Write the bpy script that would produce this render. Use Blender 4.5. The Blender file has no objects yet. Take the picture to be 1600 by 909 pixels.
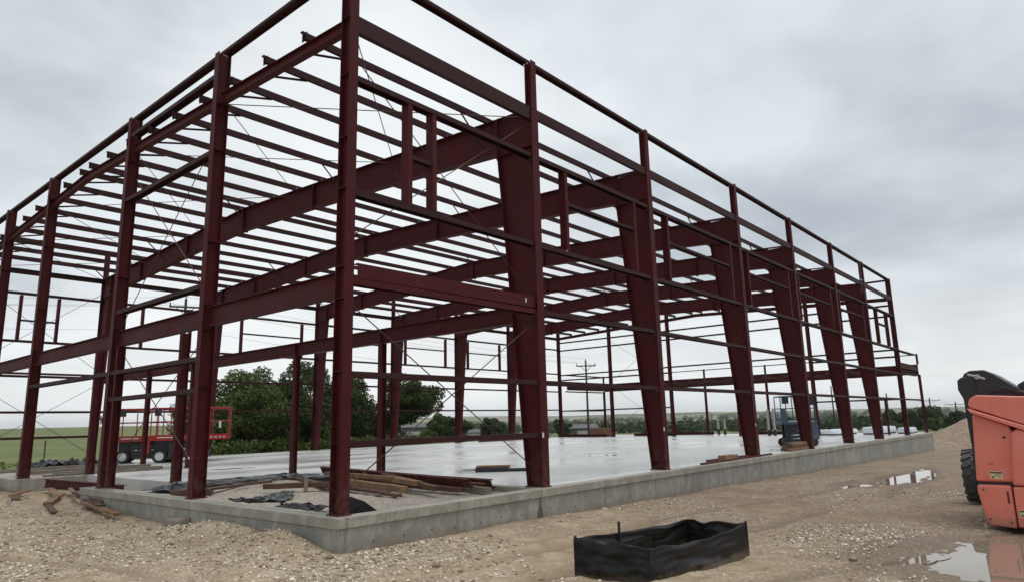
import bpy, bmesh, math, random
import numpy as np
from mathutils import Vector, Matrix
random.seed(7); RNG = np.random.default_rng(7)
sc = bpy.context.scene
COL = sc.collection
rad = math.radians

# ------------------------------------------------------------------ camera
CAM = Vector((-6.6994, -9.3716, 1.40))
YAW, PITCH, ROLL = rad(40.2939), rad(10.9117), rad(-1.3908)
fw = Vector((math.cos(PITCH)*math.cos(YAW), math.cos(PITCH)*math.sin(YAW), math.sin(PITCH)))
rt0 = Vector((math.sin(YAW), -math.cos(YAW), 0)); up0 = rt0.cross(fw)
rt = rt0*math.cos(ROLL) + up0*math.sin(ROLL); up = -rt0*math.sin(ROLL) + up0*math.cos(ROLL)
cd = bpy.data.cameras.new('camera'); cam = bpy.data.objects.new('camera', cd); COL.objects.link(cam)
cam.matrix_world = Matrix(((rt.x, up.x, -fw.x, CAM.x), (rt.y, up.y, -fw.y, CAM.y), (rt.z, up.z, -fw.z, CAM.z), (0, 0, 0, 1)))
cd.sensor_fit = 'HORIZONTAL'; cd.sensor_width = 36; cd.lens = 36*1059.376/1600
cd.clip_start = 0.05; cd.clip_end = 20000
sc.camera = cam

# ------------------------------------------------------------------ sky, sun, exposure
SUN_EL, SUN_AZ = rad(76), rad(-62)            # direction the light comes from (azimuth from +X)
w = bpy.data.worlds.new('World'); sc.world = w; w.use_nodes = True
nt = w.node_tree; nt.nodes.clear()
def N(nt, t, **k):
    n = nt.nodes.new(t)
    for a, v in k.items():
        if a.startswith('i_'):
            n.inputs[a[2:].replace('_', ' ')].default_value = v
        else: setattr(n, a, v)
    return n
def LK(nt, a, b): nt.links.new(a, b)
def ramp(nt, fac, stops, interp='LINEAR'):
    r = nt.nodes.new('ShaderNodeValToRGB'); cr = r.color_ramp; cr.interpolation = interp
    while len(cr.elements) < len(stops): cr.elements.new(0.5)
    for e, (p, c) in zip(cr.elements, stops):
        e.position = p; e.color = (c, c, c, 1) if isinstance(c, (int, float)) else (*c, 1)
    if fac is not None: nt.links.new(fac, r.inputs[0])
    return r.outputs[0]
def math_n(nt, op, a, b=None, c=None, clamp=False):
    m = nt.nodes.new('ShaderNodeMath'); m.operation = op; m.use_clamp = clamp
    for i, v in enumerate((a, b, c)):
        if v is None: continue
        if isinstance(v, (int, float)): m.inputs[i].default_value = v
        else: nt.links.new(v, m.inputs[i])
    return m.outputs[0]
def mixc(nt, fac, a, b, blend='MIX'):
    m = nt.nodes.new('ShaderNodeMix'); m.data_type = 'RGBA'; m.blend_type = blend
    for k, v in ((0, fac), (6, a), (7, b)):
        if isinstance(v, (int, float)): m.inputs[k].default_value = v
        elif isinstance(v, tuple): m.inputs[k].default_value = (*v, 1)
        else: nt.links.new(v, m.inputs[k])
    return m.outputs[2]
def noise(nt, vec, scale, detail=4, rough=0.55, dist=0.0):
    n = nt.nodes.new('ShaderNodeTexNoise'); n.inputs['Scale'].default_value = scale
    n.inputs['Detail'].default_value = detail; n.inputs['Roughness'].default_value = rough
    n.inputs['Distortion'].default_value = dist
    if vec is not None: nt.links.new(vec, n.inputs['Vector'])
    return n.outputs['Fac']

sky = N(nt, 'ShaderNodeTexSky', sky_type='NISHITA', sun_disc=False)
sky.sun_elevation = SUN_EL; sky.sun_rotation = rad(90) - SUN_AZ
tc = N(nt, 'ShaderNodeTexCoord')
sep = N(nt, 'ShaderNodeSeparateXYZ'); LK(nt, tc.outputs['Generated'], sep.inputs[0])
zc = math_n(nt, 'MAXIMUM', sep.outputs[2], 0.0)
den = math_n(nt, 'ADD', zc, 0.16)
cmb = N(nt, 'ShaderNodeCombineXYZ')
LK(nt, math_n(nt, 'DIVIDE', sep.outputs[0], den), cmb.inputs[0])
LK(nt, math_n(nt, 'DIVIDE', sep.outputs[1], den), cmb.inputs[1])
cmb.inputs[2].default_value = 3.3
n1 = noise(nt, cmb.outputs[0], 0.62, 4, 0.45, 0.25)
n2 = noise(nt, cmb.outputs[0], 1.9, 5, 0.55, 0.2)
nn = math_n(nt, 'ADD', math_n(nt, 'MULTIPLY', n1, 0.72), math_n(nt, 'MULTIPLY', n2, 0.28))
cloud = ramp(nt, nn, [(0.37, (0.39, 0.435, 0.48)), (0.45, (0.515, 0.565, 0.61)), (0.53, (0.665, 0.72, 0.765)), (0.63, (0.79, 0.835, 0.87))])
# pale, thinner cloud low over the horizon, all round
band = ramp(nt, zc, [(0.0, 0.45), (0.05, 0.72), (0.12, 0.38), (0.24, 0.0)])
low = mixc(nt, band, cloud, (0.94, 0.955, 0.945))
gd = N(nt, 'ShaderNodeVectorMath', operation='DOT_PRODUCT'); LK(nt, tc.outputs['Generated'], gd.inputs[0]); gd.inputs[1].default_value = (0.60, 0.77, 0.21)
glow = ramp(nt, math_n(nt, 'ADD', gd.outputs['Value'], math_n(nt, 'MULTIPLY', math_n(nt, 'SUBTRACT', n2, 0.5), 0.12)), [(0.885, 0.0), (1.0, 0.6)], 'EASE')
low = mixc(nt, glow, low, (0.95, 0.965, 0.96))
over = mixc(nt, 0.97, mixc(nt, 1.0, sky.outputs[0], (0.1, 0.1, 0.1), 'MULTIPLY'), low)
bg = N(nt, 'ShaderNodeBackground'); LK(nt, over, bg.inputs[0]); bg.inputs[1].default_value = 1.0
wo = N(nt, 'ShaderNodeOutputWorld'); LK(nt, bg.outputs[0], wo.inputs[0])

sd = bpy.data.lights.new('sun', 'SUN'); sd.energy = 1.5; sd.angle = rad(30); sd.color = (1.0, 0.965, 0.92)
sun = bpy.data.objects.new('sun', sd); COL.objects.link(sun)
sdir = Vector((math.cos(SUN_EL)*math.cos(SUN_AZ), math.cos(SUN_EL)*math.sin(SUN_AZ), math.sin(SUN_EL)))
sun.rotation_euler = sdir.to_track_quat('Z', 'Y').to_euler(); sun.location = (0, -20, 40)
vs = sc.view_settings; vs.view_transform = 'Standard'; vs.look = 'None'; vs.exposure = 0.15; vs.gamma = 1.0; vs.use_curve_mapping = False
sc.cycles.use_denoising = True
sc.cycles.max_bounces = 8; sc.cycles.diffuse_bounces = 3; sc.cycles.glossy_bounces = 3
sc.cycles.transparent_max_bounces = 6; sc.cycles.volume_bounces = 0
sc.cycles.volume_step_rate = 4

# ------------------------------------------------------------------ numpy noise
def _hash(ix, iy, seed):
    h = (ix.astype(np.int64)*374761393 + iy.astype(np.int64)*668265263 + seed*1442695041) & 0xffffffff
    h = ((h ^ (h >> 13))*1274126177) & 0xffffffff
    return ((h ^ (h >> 16)) & 0xffff)/65535.0
def vnoise(x, y, seed=0):
    xi, yi = np.floor(x), np.floor(y); fx, fy = x-xi, y-yi
    fx = fx*fx*(3-2*fx); fy = fy*fy*(3-2*fy)
    a = _hash(xi, yi, seed); b = _hash(xi+1, yi, seed); c = _hash(xi, yi+1, seed); d = _hash(xi+1, yi+1, seed)
    return (a*(1-fx)+b*fx)*(1-fy) + (c*(1-fx)+d*fx)*fy
def fbm(x, y, o=4, seed=0):
    s = 0; a = 1; t = 0
    for i in range(o):
        s = s + a*(vnoise(x*2**i, y*2**i, seed+i*17)-0.5); t += a; a *= 0.5
    return s/t*2
def sstep(a, b, x):
    t = np.clip((x-a)/(b-a), 0, 1); return t*t*(3-2*t)

# ------------------------------------------------------------------ materials
MAT = {}
def new_mat(name):
    m = bpy.data.materials.new(name); m.use_nodes = True
    nt = m.node_tree; b = nt.nodes['Principled BSDF']; MAT[name] = m
    return m, nt, b
def coords(nt, kind='Object'):
    return nt.nodes.new('ShaderNodeTexCoord').outputs[kind]
def wpos(nt): return nt.nodes.new('ShaderNodeNewGeometry').outputs['Position']
def bump(nt, b, h, s, d=0.01):
    n = nt.nodes.new('ShaderNodeBump'); n.inputs['Strength'].default_value = s; n.inputs['Distance'].default_value = d
    LK(nt, h, n.inputs['Height']); LK(nt, n.outputs[0], b.inputs['Normal'])
def simple(name, col, rough=0.6, var=0.15, scale=6.0, metal=0.0, bmp=0.15, spec=0.5, coat=0.0):
    m, nt, b = new_mat(name)
    p = wpos(nt)
    f = noise(nt, p, scale, 5, 0.6)
    c = ramp(nt, f, [(0.25, tuple(x*(1-var) for x in col)), (0.75, tuple(min(1, x*(1+var)) for x in col))])
    LK(nt, c, b.inputs['Base Color'])
    LK(nt, ramp(nt, noise(nt, p, scale*2.3, 3), [(0.3, max(0.02, rough-0.08)), (0.7, min(1, rough+0.08))]), b.inputs['Roughness'])
    b.inputs['Metallic'].default_value = metal; b.inputs['Specular IOR Level'].default_value = spec
    b.inputs['Coat Weight'].default_value = coat
    if bmp: bump(nt, b, noise(nt, p, scale*8, 4), bmp, 0.004)
    return m

def steel_mat(name, c1, c2, c3):
    m, nt, b = new_mat(name); p = wpos(nt)
    big = noise(nt, p, 0.9, 5, 0.6, 0.4)
    col = ramp(nt, big, [(0.3, c1), (0.6, c2)])
    mp = N(nt, 'ShaderNodeMapping'); LK(nt, p, mp.inputs[0]); mp.inputs['Scale'].default_value = (7, 7, 0.8)
    streak = noise(nt, mp.outputs[0], 1.0, 5, 0.65)
    col = mixc(nt, ramp(nt, streak, [(0.55, 0.0), (0.78, 0.55)]), col, c3)
    dz = N(nt, 'ShaderNodeSeparateXYZ'); LK(nt, p, dz.inputs[0])
    mudz = math_n(nt, 'MULTIPLY', ramp(nt, dz.outputs[2], [(0.05, 1.0), (0.9, 0.0)]), ramp(nt, noise(nt, p, 7, 5, 0.65), [(0.45, 0.0), (0.7, 0.7)]))
    col = mixc(nt, mudz, col, (0.15, 0.10, 0.07))
    scuff = noise(nt, p, 2.4, 6, 0.7, 1.5)
    col = mixc(nt, ramp(nt, scuff, [(0.60, 0.0), (0.68, 0.45)]), col, tuple(min(1, x*1.9) for x in c3))
    col = mixc(nt, ramp(nt, scuff, [(0.30, 0.5), (0.38, 0.0)]), col, tuple(x*0.55 for x in c1))
    sp = noise(nt, p, 34, 3, 0.7)
    col = mixc(nt, ramp(nt, sp, [(0.66, 0.0), (0.72, 0.35)]), col, (0.085, 0.035, 0.032))
    LK(nt, col, b.inputs['Base Color'])
    LK(nt, ramp(nt, big, [(0.3, 0.55), (0.7, 0.72)]), b.inputs['Roughness'])
    b.inputs['Specular IOR Level'].default_value = 0.17
    bump(nt, b, noise(nt, p, 60, 3), 0.08, 0.003)
    return m
steel_mat('red_primer', (0.052, 0.0066, 0.0088), (0.072, 0.0090, 0.0112), (0.082, 0.0155, 0.0165))
steel_mat('red_primer_light_gauge', (0.032, 0.0105, 0.0110), (0.043, 0.0135, 0.0140), (0.052, 0.021, 0.020))
simple('bolt_metal', (0.45, 0.44, 0.42), 0.4, metal=0.8)
simple('rod_steel', (0.07, 0.032, 0.028), 0.5, metal=0.2)
simple('galv_white', (0.62, 0.64, 0.66), 0.5)

def concrete(name, base, dark, wet=0.0, rough=0.75, stain=True):
    m, nt, b = new_mat(name); p = wpos(nt)
    f = noise(nt, p, 0.55, 6, 0.6, 0.3); g = noise(nt, p, 3.7, 6, 0.65, 0.6)
    col = ramp(nt, f, [(0.3, dark), (0.7, base)])
    col = mixc(nt, ramp(nt, g, [(0.35, 0.35), (0.62, 0.0)]), col, tuple(x*0.72 for x in dark))
    if stain:
        mp = N(nt, 'ShaderNodeMapping'); LK(nt, p, mp.inputs[0]); mp.inputs['Scale'].default_value = (1.5, 1.5, 1.1)
        st = noise(nt, mp.outputs[0], 1.0, 7, 0.66, 1.6)
        col = mixc(nt, ramp(nt, st, [(0.50, 0.0), (0.58, 0.6), (0.64, 0.0)]), col, tuple(min(1, x*1.4) for x in base))
        col = mixc(nt, ramp(nt, st, [(0.3, 0.4), (0.43, 0.0)]), col, tuple(x*0.62 for x in dark))
    if stain:
        sx = N(nt, 'ShaderNodeSeparateXYZ'); LK(nt, p, sx.inputs[0])
        hg = math_n(nt, 'ADD', math_n(nt, 'ADD', sx.outputs[2], 0.53), math_n(nt, 'MULTIPLY', math_n(nt, 'MAXIMUM', sx.outputs[0], 0.0), 0.0145))
        hg = math_n(nt, 'ADD', hg, math_n(nt, 'MULTIPLY', math_n(nt, 'SUBTRACT', noise(nt, p, 3.1, 5, 0.65), 0.5), 0.5))
        col = mixc(nt, ramp(nt, hg, [(0.0, 0.75), (0.16, 0.0)]), col, (0.20, 0.145, 0.095))
        fj = N(nt, 'ShaderNodeTexWave', wave_type='BANDS', bands_direction='X'); fj.inputs['Scale'].default_value = 0.128; fj.inputs['Distortion'].default_value = 0.15
        LK(nt, p, fj.inputs['Vector'])
        col = mixc(nt, ramp(nt, fj.outputs['Fac'], [(0.0, 0.55), (0.003, 0.0)]), col, tuple(x*0.5 for x in dark))
        pat = N(nt, 'ShaderNodeTexVoronoi'); pat.inputs['Scale'].default_value = 1.1
        mp2 = N(nt, 'ShaderNodeMapping'); LK(nt, p, mp2.inputs[0]); mp2.inputs['Scale'].default_value = (1, 1, 0.6); LK(nt, mp2.outputs[0], pat.inputs['Vector'])
        ps = N(nt, 'ShaderNodeSeparateColor'); LK(nt, pat.outputs['Color'], ps.inputs[0])
        col = mixc(nt, ramp(nt, ps.outputs[0], [(0.0, 0.22), (0.5, 0.0)]), col, tuple(x*0.6 for x in dark))
    fine = noise(nt, p, 42, 4, 0.7)
    col = mixc(nt, 0.25, col, ramp(nt, fine, [(0.3, tuple(x*0.6 for x in dark)), (0.7, base)]))
    LK(nt, col, b.inputs['Base Color'])
    LK(nt, ramp(nt, g, [(0.3, rough-0.1), (0.7, rough+0.1)]), b.inputs['Roughness'])
    bump(nt, b, fine, 0.25, 0.006)
    return m
concrete('curb_concrete', (0.37, 0.345, 0.29), (0.25, 0.23, 0.185), rough=0.5)
concrete('wall_concrete', (0.335, 0.325, 0.285), (0.215, 0.21, 0.185))
# wet, power-trowelled slab
m, nt, b = new_mat('wet_slab'); p = wpos(nt)
f = noise(nt, p, 0.22, 6, 0.6, 0.6); g = noise(nt, p, 1.3, 6, 0.6, 0.4)
mp = N(nt, 'ShaderNodeMapping'); LK(nt, p, mp.inputs[0]); mp.inputs['Scale'].default_value = (0.16, 0.5, 1); mp.inputs['Rotation'].default_value = (0, 0, rad(-48))
sw = noise(nt, mp.outputs[0], 0.75, 3, 0.5, 0.4)
col = ramp(nt, f, [(0.3, (0.52, 0.52, 0.50)), (0.7, (0.66, 0.66, 0.635))])
col = mixc(nt, ramp(nt, g, [(0.4, 0.2), (0.6, 0.0)]), col, (0.42, 0.42, 0.41))
LK(nt, col, b.inputs['Base Color'])
wet = math_n(nt, 'ADD', math_n(nt, 'MULTIPLY', sw, 0.75), math_n(nt, 'MULTIPLY', f, 0.25))
LK(nt, ramp(nt, wet, [(0.36, 0.17), (0.48, 0.28), (0.6, 0.46)]), b.inputs['Roughness'])
b.inputs['Specular IOR Level'].default_value = 0.5
bump(nt, b, f, 0.04, 0.01)
# water
def water(name, tint):
    m, nt, b = new_mat(name); p = wpos(nt)
    b.inputs['Base Color'].default_value = (*tint, 1); b.inputs['Roughness'].default_value = 0.02
    b.inputs['IOR'].default_value = 1.33; b.inputs['Specular IOR Level'].default_value = 0.6
    b.inputs['Coat Weight'].default_value = 0.15; b.inputs['Coat Roughness'].default_value = 0.02
    bump(nt, b, noise(nt, p, 3, 2), 0.012, 0.01)
water('muddy_water', (0.24, 0.19, 0.14)); water('slab_water', (0.12, 0.12, 0.115))

# site dirt, gravel and fields in one ground material, split by place
m, nt, b = new_mat('ground'); p = wpos(nt)
sp = N(nt, 'ShaderNodeSeparateXYZ'); LK(nt, p, sp.inputs[0])
X, Y = sp.outputs[0], sp.outputs[1]
f1 = noise(nt, p, 0.35, 6, 0.6, 0.5); f2 = noise(nt, p, 2.2, 6, 0.62, 0.6); f3 = noise(nt, p, 11, 5, 0.65)
dirt = ramp(nt, f2, [(0.3, (0.235, 0.172, 0.106)), (0.5, (0.335, 0.258, 0.167)), (0.7, (0.43, 0.345, 0.24))])
mudn = ramp(nt, f3, [(0.3, (0.13, 0.088, 0.057)), (0.7, (0.245, 0.182, 0.125))])
mudf = math_n(nt, 'ADD', math_n(nt, 'MULTIPLY', math_n(nt, 'SUBTRACT', X, math_n(nt, 'MULTIPLY', Y, 0.5)), 0.055), math_n(nt, 'MULTIPLY', f1, 1.6))
dirt = mixc(nt, ramp(nt, mudf, [(0.95, 0.0), (1.0, 0.85)], 'LINEAR') if False else ramp(nt, math_n(nt, 'MULTIPLY', mudf, 0.5), [(0.45, 0.0), (0.68, 0.95)]), dirt, mudn)
vor = N(nt, 'ShaderNodeTexVoronoi'); vor.inputs['Scale'].default_value = 21; LK(nt, p, vor.inputs['Vector'])
vcol = N(nt, 'ShaderNodeSeparateColor'); LK(nt, vor.outputs['Color'], vcol.inputs[0])
stone = ramp(nt, vcol.outputs[0], [(0.0, (0.24, 0.19, 0.14)), (0.5, (0.45, 0.38, 0.30)), (1.0, (0.66, 0.59, 0.49))])
sm = math_n(nt, 'MULTIPLY', ramp(nt, vor.outputs['Distance'], [(0.3, 1.0), (0.55, 0.0)]), ramp(nt, math_n(nt, 'ADD', math_n(nt, 'MULTIPLY', f1, 0.6), math_n(nt, 'MULTIPLY', f2, 0.4)), [(0.42, 0.0), (0.56, 0.75)]))
site = mixc(nt, sm, dirt, stone)
g1 = noise(nt, p, 0.06, 6, 0.6, 0.5); g2 = noise(nt, p, 1.1, 6, 0.65)
grass = ramp(nt, math_n(nt, 'ADD', math_n(nt, 'MULTIPLY', g1, 0.65), math_n(nt, 'MULTIPLY', g2, 0.35)), [(0.33, (0.075, 0.105, 0.028)), (0.5, (0.125, 0.145, 0.05)), (0.68, (0.20, 0.185, 0.085))])
far = ramp(nt, noise(nt, p, 0.0032, 4, 0.5, 0.8), [(0.40, (0.055, 0.075, 0.04)), (0.47, (0.13, 0.14, 0.07)), (0.52, (0.30, 0.25, 0.16)), (0.60, (0.10, 0.12, 0.055))])
vl = N(nt, 'ShaderNodeVectorMath', operation='LENGTH'); LK(nt, p, vl.inputs[0])
grass = mixc(nt, ramp(nt, math_n(nt, 'MULTIPLY', vl.outputs['Value'], 0.001), [(0.42, 0.0), (0.62, 1.0)]), grass, far)
at = N(nt, 'ShaderNodeAttribute', attribute_name='site'); 
sitef = ramp(nt, math_n(nt, 'ADD', at.outputs['Fac'], math_n(nt, 'MULTIPLY', math_n(nt, 'SUBTRACT', f2, 0.5), 0.5)), [(0.45, 0.0), (0.56, 1.0)])
wa = N(nt, 'ShaderNodeAttribute', attribute_name='wet')
wetf = ramp(nt, math_n(nt, 'ADD', wa.outputs['Fac'], math_n(nt, 'MULTIPLY', math_n(nt, 'SUBTRACT', f2, 0.5), 0.6)), [(0.3, 0.0), (0.7, 1.0)])
site = mixc(nt, math_n(nt, 'MULTIPLY', wetf, 0.6), site, (0.125, 0.086, 0.055))
LK(nt, mixc(nt, sitef, grass, site), b.inputs['Base Color'])
LK(nt, ramp(nt, wetf, [(0.0, 0.86), (1.0, 0.55)]), b.inputs['Roughness']); b.inputs['Specular IOR Level'].default_value = 0.25
bh = math_n(nt, 'ADD', math_n(nt, 'MULTIPLY', f3, 0.6), math_n(nt, 'MULTIPLY', math_n(nt, 'SUBTRACT', 1.0, vor.outputs['Distance']), 0.7))
bump(nt, b, bh, 0.6, 0.02)

# gravel infill / mound / stones
def gravel(name, scale, a, b_, c_):
    m, nt, b = new_mat(name); p = wpos(nt)
    v = N(nt, 'ShaderNodeTexVoronoi'); v.inputs['Scale'].default_value = scale; LK(nt, p, v.inputs['Vector'])
    s = N(nt, 'ShaderNodeSeparateColor'); LK(nt, v.outputs['Color'], s.inputs[0])
    f = noise(nt, p, 1.2, 5, 0.6)
    col = ramp(nt, s.outputs[0], [(0, a), (0.5, b_), (1, c_)])
    col = mixc(nt, ramp(nt, f, [(0.35, 0.5), (0.65, 0.0)]), col, a)
    LK(nt, col, b.inputs['Base Color']); b.inputs['Roughness'].default_value = 0.9
    bump(nt, b, math_n(nt, 'SUBTRACT', 1.0, v.outputs['Distance']), 0.7, 0.02)
gravel('gravel_infill', 26, (0.27, 0.225, 0.18), (0.42, 0.365, 0.305), (0.57, 0.51, 0.43))
gravel('mound_sand', 5, (0.20, 0.145, 0.098), (0.28, 0.21, 0.145), (0.34, 0.265, 0.19))
m, nt, b = new_mat('loose_stone'); p = wpos(nt)
LK(nt, ramp(nt, N(nt, 'ShaderNodeNewGeometry').outputs['Random Per Island'], [(0.0, (0.20, 0.155, 0.11)), (0.45, (0.42, 0.345, 0.26)), (0.8, (0.66, 0.585, 0.475)), (1.0, (0.80, 0.74, 0.64))]), b.inputs['Base Color'])
b.inputs['Roughness'].default_value = 0.85
# wood
def wood(name, a, b_):
    m, nt, b = new_mat(name); p = coords(nt)
    mp = N(nt, 'ShaderNodeMapping'); LK(nt, p, mp.inputs[0]); mp.inputs['Scale'].default_value = (1.2, 22, 22)
    f = noise(nt, mp.outputs[0], 1.4, 6, 0.65, 0.6)
    col = ramp(nt, f, [(0.3, a), (0.68, b_)])
    col = mixc(nt, ramp(nt, noise(nt, wpos(nt), 1.7, 4), [(0.4, 0.0), (0.7, 0.45)]), col, tuple(x*0.45 for x in a))
    LK(nt, col, b.inputs['Base Color']); b.inputs['Roughness'].default_value = 0.8
    bump(nt, b, f, 0.3, 0.004)
wood('wood_tan', (0.165, 0.085, 0.042), (0.32, 0.185, 0.098))
wood('wood_brown', (0.07, 0.032, 0.02), (0.15, 0.075, 0.045))
wood('wood_grey', (0.15, 0.125, 0.095), (0.29, 0.25, 0.195))
simple('black_plastic', (0.006, 0.006, 0.007), 0.4, 0.3, 5, bmp=0.2, spec=0.25)
simple('grey_plastic_sheet', (0.020, 0.022, 0.027), 0.3, 0.4, 4, bmp=0.3)
m, nt, b = new_mat('silt_fabric'); p = wpos(nt)
wv = N(nt, 'ShaderNodeTexWave', wave_type='BANDS', bands_direction='Z'); wv.inputs['Scale'].default_value = 2.6; wv.inputs['Distortion'].default_value = 4; wv.inputs['Detail'].default_value = 3
LK(nt, p, wv.inputs['Vector'])
fz = N(nt, 'ShaderNodeSeparateXYZ'); LK(nt, p, fz.inputs[0])
fc = ramp(nt, noise(nt, p, 5, 5, 0.6), [(0.35, (0.003, 0.003, 0.0034)), (0.7, (0.008, 0.008, 0.0085))])
du = math_n(nt, 'ADD', math_n(nt, 'MULTIPLY', math_n(nt, 'ADD', fz.outputs[2], 0.62), 1.6), math_n(nt, 'MULTIPLY', noise(nt, p, 6, 6, 0.7), 0.5))
fc = mixc(nt, ramp(nt, du, [(0.30, 0.55), (0.5, 0.0)]), fc, (0.16, 0.115, 0.075))
LK(nt, fc, b.inputs['Base Color'])
b.inputs['Roughness'].default_value = 0.45; b.inputs['Specular IOR Level'].default_value = 0.3
bump(nt, b, noise(nt, p, 9, 3), 0.35, 0.012)
# machines
simple('lift_red', (0.34, 0.016, 0.015), 0.38, 0.15, 3, bmp=0.03, coat=0.3)
simple('lift_dark', (0.018, 0.022, 0.027), 0.5, 0.3, 4, bmp=0.1)
simple('lift_blue', (0.05, 0.105, 0.16), 0.45, 0.2, 4, bmp=0.05)
simple('lift_navy', (0.012, 0.022, 0.042), 0.5, 0.2, 4, bmp=0.05)
simple('white_paint', (0.68, 0.68, 0.66), 0.45, 0.08, 6, bmp=0.03)
simple('rubber', (0.022, 0.022, 0.022), 0.75, 0.3, 9, bmp=0.3)
simple('grey_rubber', (0.075, 0.075, 0.072), 0.8, 0.35, 9, bmp=0.3)
m, nt, b = new_mat('orange_paint'); p = wpos(nt)
f = noise(nt, p, 1.6, 5, 0.6, 0.4)
oc = ramp(nt, f, [(0.3, (0.74, 0.17, 0.115)), (0.7, (0.80, 0.215, 0.155))])
mp = N(nt, 'ShaderNodeMapping'); LK(nt, p, mp.inputs[0]); mp.inputs['Scale'].default_value = (5, 5, 0.9)
oc = mixc(nt, ramp(nt, noise(nt, mp.outputs[0], 1.3, 6, 0.65, 0.6), [(0.5, 0.0), (0.75, 0.35)]), oc, (0.60, 0.30, 0.24))
oz = N(nt, 'ShaderNodeSeparateXYZ'); LK(nt, p, oz.inputs[0])
om = math_n(nt, 'ADD', math_n(nt, 'MULTIPLY', math_n(nt, 'ADD', oz.outputs[2], 0.6), 0.9), math_n(nt, 'MULTIPLY', noise(nt, p, 9, 6, 0.7), 0.7))
oc = mixc(nt, ramp(nt, om, [(0.38, 0.6), (0.62, 0.0)]), oc, (0.28, 0.15, 0.10))
oc = mixc(nt, ramp(nt, noise(nt, p, 27, 4, 0.7), [(0.68, 0.0), (0.74, 0.6)]), oc, (0.30, 0.07, 0.05))
LK(nt, oc, b.inputs['Base Color'])
LK(nt, ramp(nt, f, [(0.3, 0.3), (0.7, 0.48)]), b.inputs['Roughness']); b.inputs['Coat Weight'].default_value = 0.25; b.inputs['Coat Roughness'].default_value = 0.2
simple('machine_black', (0.012, 0.013, 0.015), 0.42, 0.3, 5, bmp=0.06)
simple('decal_cream', (0.62, 0.52, 0.30), 0.5, 0.1, 20, bmp=0)
simple('print_dark', (0.04, 0.035, 0.03), 0.6, 0.1, 20, bmp=0)
simple('box_brown', (0.21, 0.095, 0.055), 0.75, 0.2, 3)
simple('wrap_white', (0.72, 0.76, 0.82), 0.28, 0.08, 3, bmp=0.25)
simple('pipe_grey', (0.36, 0.37, 0.37), 0.5, 0.1, 5)
simple('shed_grey', (0.10, 0.097, 0.098), 0.7, 0.2, 0.6)
simple('shed_pale', (0.42, 0.43, 0.43), 0.7, 0.1, 0.6)
simple('pole_wood', (0.05, 0.042, 0.036), 0.85, 0.3, 3)
simple('wire_dark', (0.12, 0.12, 0.125), 0.6, 0.1, 3, bmp=0)
simple('bark', (0.085, 0.066, 0.048), 0.9, 0.3, 4)
def leafmat(name, a, b_, s=0.5):
    m, nt, b = new_mat(name); p = wpos(nt)
    f = noise(nt, p, s, 5, 0.65, 0.3); g = N(nt, 'ShaderNodeNewGeometry').outputs['Random Per Island']
    k = math_n(nt, 'ADD', math_n(nt, 'MULTIPLY', f, 0.6), math_n(nt, 'MULTIPLY', g, 0.4))
    LK(nt, ramp(nt, k, [(0.28, a), (0.72, b_)]), b.inputs['Base Color'])
    b.inputs['Roughness'].default_value = 0.6; b.inputs['Specular IOR Level'].default_value = 0.25
    tr = N(nt, 'ShaderNodeBsdfTranslucent'); tr.inputs[0].default_value = (b_[0]*0.9, b_[1]*1.1, b_[2]*0.5, 1)
    mx = N(nt, 'ShaderNodeMixShader'); mx.inputs[0].default_value = 0.22
    out = nt.nodes['Material Output']
    LK(nt, b.outputs[0], mx.inputs[1]); LK(nt, tr.outputs[0], mx.inputs[2]); LK(nt, mx.outputs[0], out.inputs[0])
leafmat('leaf_dark', (0.018, 0.032, 0.010), (0.085, 0.115, 0.030))
leafmat('leaf_mid', (0.028, 0.048, 0.012), (0.13, 0.16, 0.042))
leafmat('leaf_far', (0.026, 0.040, 0.020), (0.06, 0.078, 0.034), 0.15)
leafmat('leaf_grass', (0.07, 0.10, 0.03), (0.16, 0.18, 0.06))

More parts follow.
